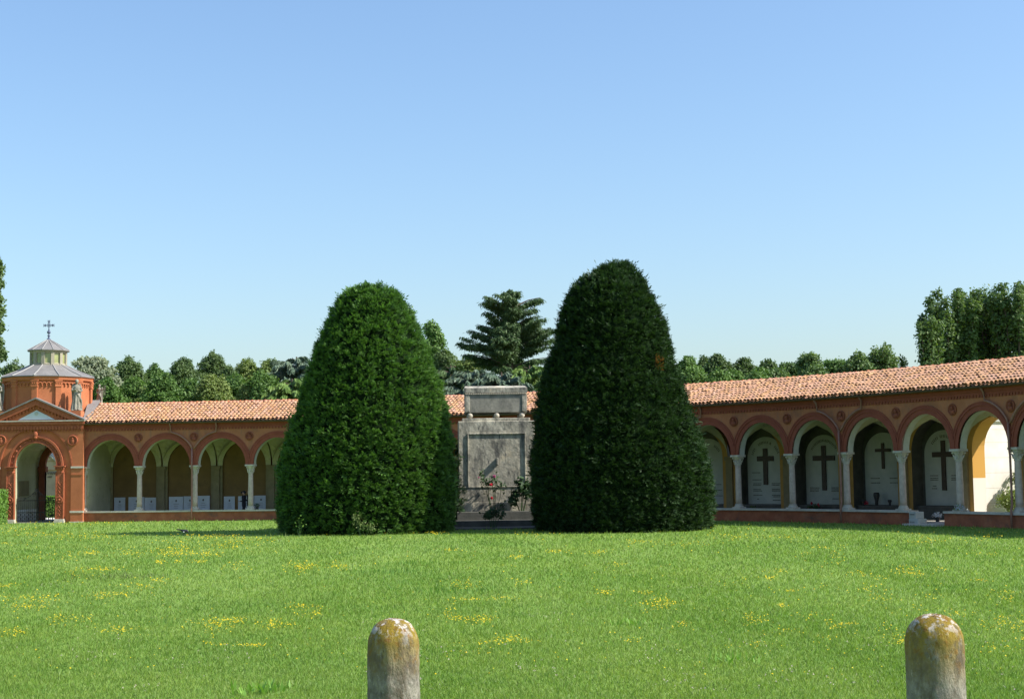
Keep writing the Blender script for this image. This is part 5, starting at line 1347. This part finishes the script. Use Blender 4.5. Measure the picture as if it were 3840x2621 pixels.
# right of the yews
tree(2580, 1360, 110, 100, 'leaf_mid', 'green tree touching the dark yew on the right')
tree(2640, 1365, 70, 104, 'leaf_dark', 'small dark tree left of the dark dome tree on the right')
tree(2693, 1352, 100, 102, 'leaf_dark', 'dark dome-shaped tree above the right gallery roof')
tree(2790, 1362, 100, 102, 'leaf_dark', 'dark rounded tree between two gaps above the right roof')
tree(2880, 1374, 90, 100, 'leaf_dark', 'dark low tree left of the feathery trees')
tree(2700, 1412, 160, 92, 'leaf_mid', 'bushy green tree low over the right roof near the yew', nleaf=9000, size=.19)
tree(2830, 1412, 150, 92, 'leaf_mid', 'bushy green tree low over the right roof below the gap', nleaf=9000, size=.19)
for (x_, y_, nm_) in ((2600,1392,'beside the dark yew'),(2752,1408,'below the sky gap'),(2850,1398,'left of the feathery trees'),(2925,1402,'under the first feathery tree'),(3060,1388,'under the thin-topped feathery tree'),(3185,1384,'right of the thin-topped feathery tree'),(3262,1362,'left of the small poplar')):
    tree(x_, y_+2, 165, 93, 'leaf_mid' if x_ < 2900 else 'leaf_acacia', 'low bushy tree just over the right gallery roof, '+nm_, 1440, nleaf=9000, size=.18, group='bushy trees over the right roof')
tree(2955, 1362, 130, 98, 'leaf_acacia', 'feathery light tree, first of three over the right roof', 1440, 'feather', 9720, 0.18)
tree(3035, 1328, 110, 96, 'leaf_acacia', 'feathery light tree, thin-topped middle one over the right roof', 1440, 'feather', 7776, 0.18)
tree(3140, 1350, 140, 94, 'leaf_mid', 'green feathery tree right of the thin-topped one', 1440, 'feather', 10800, 0.18)
tree(3225, 1346, 110, 92, 'leaf_acacia', 'rounded light green tree left of the small poplar', 1440, 'round', 9072, 0.19)
tree(3308, 1292, 90, 92, 'leaf_poplar', 'small poplar standing alone left of the big poplars', 1400, 'poplar', 7776, 0.19, 'poplar', 'poplars beyond the arcade')
tree(3378, 1322, 52, 95, 'leaf_poplar', 'thin dark young poplar, left of the thin pair', 1400, 'column', 2376, 0.19, 'poplar', 'poplars beyond the arcade', lean=-.6)
tree(3418, 1330, 46, 95, 'leaf_poplar', 'thin dark young poplar, right of the thin pair', 1400, 'column', 1944, 0.19, 'poplar', 'poplars beyond the arcade', lean=-.6)
tree(3556, 1084, 255, 96, 'leaf_poplar', 'big leaning poplar, left end of the tall row', 1340, 'poplar', 23760, 0.24, 'poplar', 'poplars beyond the arcade')
tree(3478, 1190, 95, 93, 'leaf_poplar', 'lower poplar at the left foot of the tall row', 1380, 'poplar', 6912, 0.22, 'poplar', 'poplars beyond the arcade')
tree(3640, 1094, 150, 99, 'leaf_poplar', 'tall poplar, second in the tall row', 1340, 'poplar', 12096, 0.24, 'poplar', 'poplars beyond the arcade')
tree(3676, 1084, 120, 98, 'leaf_poplar', 'slim poplar, third in the tall row', 1340, 'poplar', 5000, .24, 'poplar', 'poplars beyond the arcade')
tree(3712, 1076, 170, 97, 'leaf_poplar', 'thin airy poplar with sky showing through its stems', 1340, 'poplar', 10800, 0.22, 'poplar', 'poplars beyond the arcade')
tree(3800, 1044, 205, 95, 'leaf_poplar', 'tallest poplar at the right edge of the picture', 1340, 'poplar', 16200, 0.24, 'poplar', 'poplars beyond the arcade')
# cedars: tiers of drooping boughs
def cedar(px, pyt, pyb, Y, tiers, mat, label, nb=60, size=.5, zfloor=0, width=None, droop=.25):
    top = at(px, pyt, Y); base = Vector((top.x, Y, 0)); t = thing('cedar', base, label, 'cedar tree', 'cedars beyond the arcade')
    zt = top.z; mb = MB(); mb.tube([base, base.lerp(top,.6), top], [.42,.26,.05], 10)
    Q0, AX, SD, LN, WD = [], [], [], [], []
    z_ = [zat(py, px, Y) for py, l, r in tiers]; 
    for i in range(nb):
        f = (i+.5)/nb; py = pyt + (pyb-pyt)*f**.9
        lw = np.interp(py, [q[0] for q in tiers], [q[1] for q in tiers])/FPX*Y; rw = np.interp(py, [q[0] for q in tiers], [q[2] for q in tiers])/FPX*Y
        a = i*2.399 + random.random()*.5; c, s = math.cos(a), math.sin(a)
        L = (rw if c > 0 else lw)*abs(c) + (lw+rw)/2*abs(s); L *= random.uniform(.72,1.08)
        zend = zat(py, px, Y) ; zr = max(.8, zend - L*random.uniform(.12,.38))
        d = Vector((c, s, 0)); b = Vector((top.x, Y, zr)); e = Vector((top.x+c*L, Y+s*L, zend - L*random.uniform(0,.12)))
        m = b.lerp(e,.55) + Vector((0,0,L*.10))
        mb.tube([b, b.lerp(m,.6), m, e], [.045+.012*L, .04+.008*L, .03, .01], 5)
        n = int(135*L+40)
        for _ in range(n):
            f2 = random.random()**.62; p = (b.lerp(m, f2/.55) if f2 < .55 else m.lerp(e, (f2-.55)/.45))
            sd = Vector((-s, c, 0)); off = random.gauss(0, .30)*L*.27*(1.06-f2)
            p2 = p + sd*off + Vector((0,0,-abs(off)*.30 + random.gauss(0,.06)))
            dirn = (d*(.65+.3*random.random()) + sd*(math.copysign(.55,off)*random.random()) + Vector((0,0,-droop-.55*random.random()))).normalized()
            nn = (Vector((0,0,1)) + Vector((random.gauss(0,.5),random.gauss(0,.5),0)))
            Q0.append(p2); AX.append(dirn); SD.append(dirn.cross(nn).normalized()); LN.append(size*random.uniform(.55,1.2)); WD.append(size*.26*random.uniform(.7,1.3))
    npmesh('crown', diamonds(np.array([tuple(q) for q in Q0]), np.array([tuple(q) for q in AX]), np.array([tuple(q) for q in SD]), np.array(LN), np.array(WD)), 4, M[mat], t)
    mb.build('trunk', M['bark'], t); return t
def bough_cedar(px, pyt, Y, tips, mat, label):
    top = at(px, pyt, Y); base = Vector((top.x, Y, 0)); t = thing('cedar', base, label, 'cedar tree', 'cedars beyond the arcade')
    mb = MB(); mb.tube([base, base.lerp(top,.5), base.lerp(top,.8), top], [.42,.30,.17,.04], 10)
    Q0, AX, SD, LN, WD = [], [], [], [], []
    br = []
    for (tx, ty) in tips:
        e = at(tx, ty, Y); dx = e.x - top.x; ay = random.uniform(-.45,.45)*abs(dx); br.append(Vector((dx, ay, e.z)))
        for _ in range(2):                                    # boughs towards and away from the viewer
            a = random.choice((1,-1))*random.uniform(.9,1.9); L = abs(dx)*random.uniform(.6,.95); br.append(Vector((math.cos(a)*L*.75*(1 if dx > 0 else -1), math.sin(a)*L, e.z-random.uniform(-.2,.5))))
    for v in br:
        L = math.hypot(v.x, v.y); d = Vector((v.x, v.y, 0)).normalized(); sd = Vector((-d.y, d.x, 0)); f0 = (v.z/top.z)
        rise = L*random.uniform(.35,.55) if f0 > .80 else L*random.uniform(.10,.30)
        b = Vector((top.x, Y, v.z-rise)); e = Vector((top.x+v.x, Y+v.y, v.z)); m = b.lerp(e,.6)+Vector((0,0,L*.06))
        mb.tube([b, b.lerp(m,.6), m, e], [.05+.014*L, .04+.010*L, .035, .012], 5)
        subs = [(0, 1.0, 0)] + [(random.choice((-1,1))*random.uniform(.25,.75), random.uniform(.45,.85), random.uniform(.15,.5)) for _ in range(5)]
        for (da, fl_, st_) in subs:                            # each bough forks into a flat spray
            dd = Matrix.Rotation(da, 3, 'Z') @ d; s0_ = b.lerp(m, min(1, st_/.6)); ee = s0_ + dd*(L*fl_*(1-st_*.6)) ; ee.z = s0_.z + (e.z-s0_.z)*fl_ + random.gauss(0,.10) if da else e.z
            if not da: ee = e.copy(); s0_ = b
            Ls = (ee-s0_).length; mm_ = s0_.lerp(ee,.65) + Vector((0,0,Ls*random.uniform(.03,.09)))
            for _ in range(int(125*Ls+20)):
                f2 = random.random()**.6; p = (s0_.lerp(mm_, f2/.65) if f2 < .65 else mm_.lerp(ee, (f2-.65)/.35))
                off = random.gauss(0, Ls*.10*(1.02-f2)+.07); s2 = Vector((-dd.y, dd.x, 0))
                p2 = p + s2*off + dd*random.gauss(0,.10) + Vector((0,0,-abs(off)*.3 - abs(random.gauss(0,.06+.15*(1-f2))) + random.gauss(0,.04)))
                dr = (dd*random.uniform(-.1,.9) + s2*random.gauss(0,.55) + Vector((0,0,-.2-.9*random.random()))).normalized()
                nn = Vector((random.gauss(0,.8), random.gauss(0,.8), 1))
                Q0.append(p2); AX.append(dr); SD.append(dr.cross(nn).normalized()); LN.append(random.uniform(.12,.32)); WD.append(random.uniform(.04,.085))
    for _ in range(260):
        z = top.z - abs(random.gauss(0,.55)); r_ = (top.z-z)*.45+.05; a = random.uniform(0,6.28); p2 = Vector((top.x+r_*math.cos(a)*random.random(), Y+r_*math.sin(a)*random.random(), z)); dr = Vector((math.cos(a), math.sin(a), -.6)).normalized()
        Q0.append(p2); AX.append(dr); SD.append(dr.cross(Vector((random.gauss(0,.5),random.gauss(0,.5),1))).normalized()); LN.append(.32); WD.append(.08)
    T_ = lambda q: np.array([tuple(x) for x in q])
    npmesh('crown', diamonds(T_(Q0), T_(AX), T_(SD), np.array(LN), np.array(WD)), 4, M[mat], t)
    mb.build('trunk', M['bark'], t); return t
bough_cedar(1909, 1088, 104, [(1816,1111),(1803,1132),(1817,1170),(1788,1212),(1760,1234),(1715,1279),(1725,1292),(1738,1323),(1776,1355),(1830,1200),(1850,1145),(1948,1095),(2028,1110),(2008,1156),(2018,1178),(2046,1196),(2023,1217),(2061,1228),(2089,1234),(2086,1264),(2063,1294),(2053,1342),(1960,1150),(1975,1250),(1830,1290),(1990,1310),(1850,1240)], 'cedar', 'tall dark cedar with tiered drooping boughs rising behind the tomb')
cedar(1780, 1385, 1500, 100, [(1385,25,25),(1405,80,90),(1440,120,120),(1500,130,130)], 'cedar_blue', 'low blue-green cedar left of the sarcophagus', 54, .42, droop=.5)
cedar(1880, 1395, 1500, 99, [(1395,25,30),(1415,90,90),(1450,110,120),(1500,120,130)], 'cedar_blue', 'blue-green cedar directly behind the sarcophagus', 54, .42, droop=.5)
cedar(1985, 1370, 1500, 100, [(1370,25,30),(1400,90,90),(1450,110,120),(1500,120,130)], 'cedar_green', 'yellow-green cedar between the tomb and the dark yew', 54, .42, droop=.45)
cedar(1690, 1370, 1500, 101, [(1370,25,30),(1400,70,90),(1450,90,110),(1500,100,120)], 'cedar', 'dark cedar beside the left yew', 46, .42, droop=.5)
cedar(1112, 1338, 1500, 108, [(1338,15,25),(1350,70,60),(1385,95,90),(1430,105,100),(1500,110,110)], 'cedar_blue', 'blue-green drooping cedar left of the left yew', 60, .45, droop=.5)
cedar(1095, 1420, 1510, 102, [(1420,20,30),(1440,70,70),(1470,90,80),(1510,95,90)], 'cedar_green', 'bright green weeping cedar low over the gallery roof', 44, .5, droop=.55)
# a far line of trees closing the horizon
pts = []
for _ in range(520):
    x = random.uniform(-150,150); pts.append(((x, 165+random.uniform(-8,8), random.uniform(1,6.2)), random.uniform(2.0,3.2), .9))
p, o = clump_points(pts, 14); tb_ = npmesh('distant_trees', leaf_cloud(p, o, .7), 4, M['leaf_dark']); tag(tb_, 'far dark line of woodland behind the trees', 'trees', kind='stuff')
print('done')
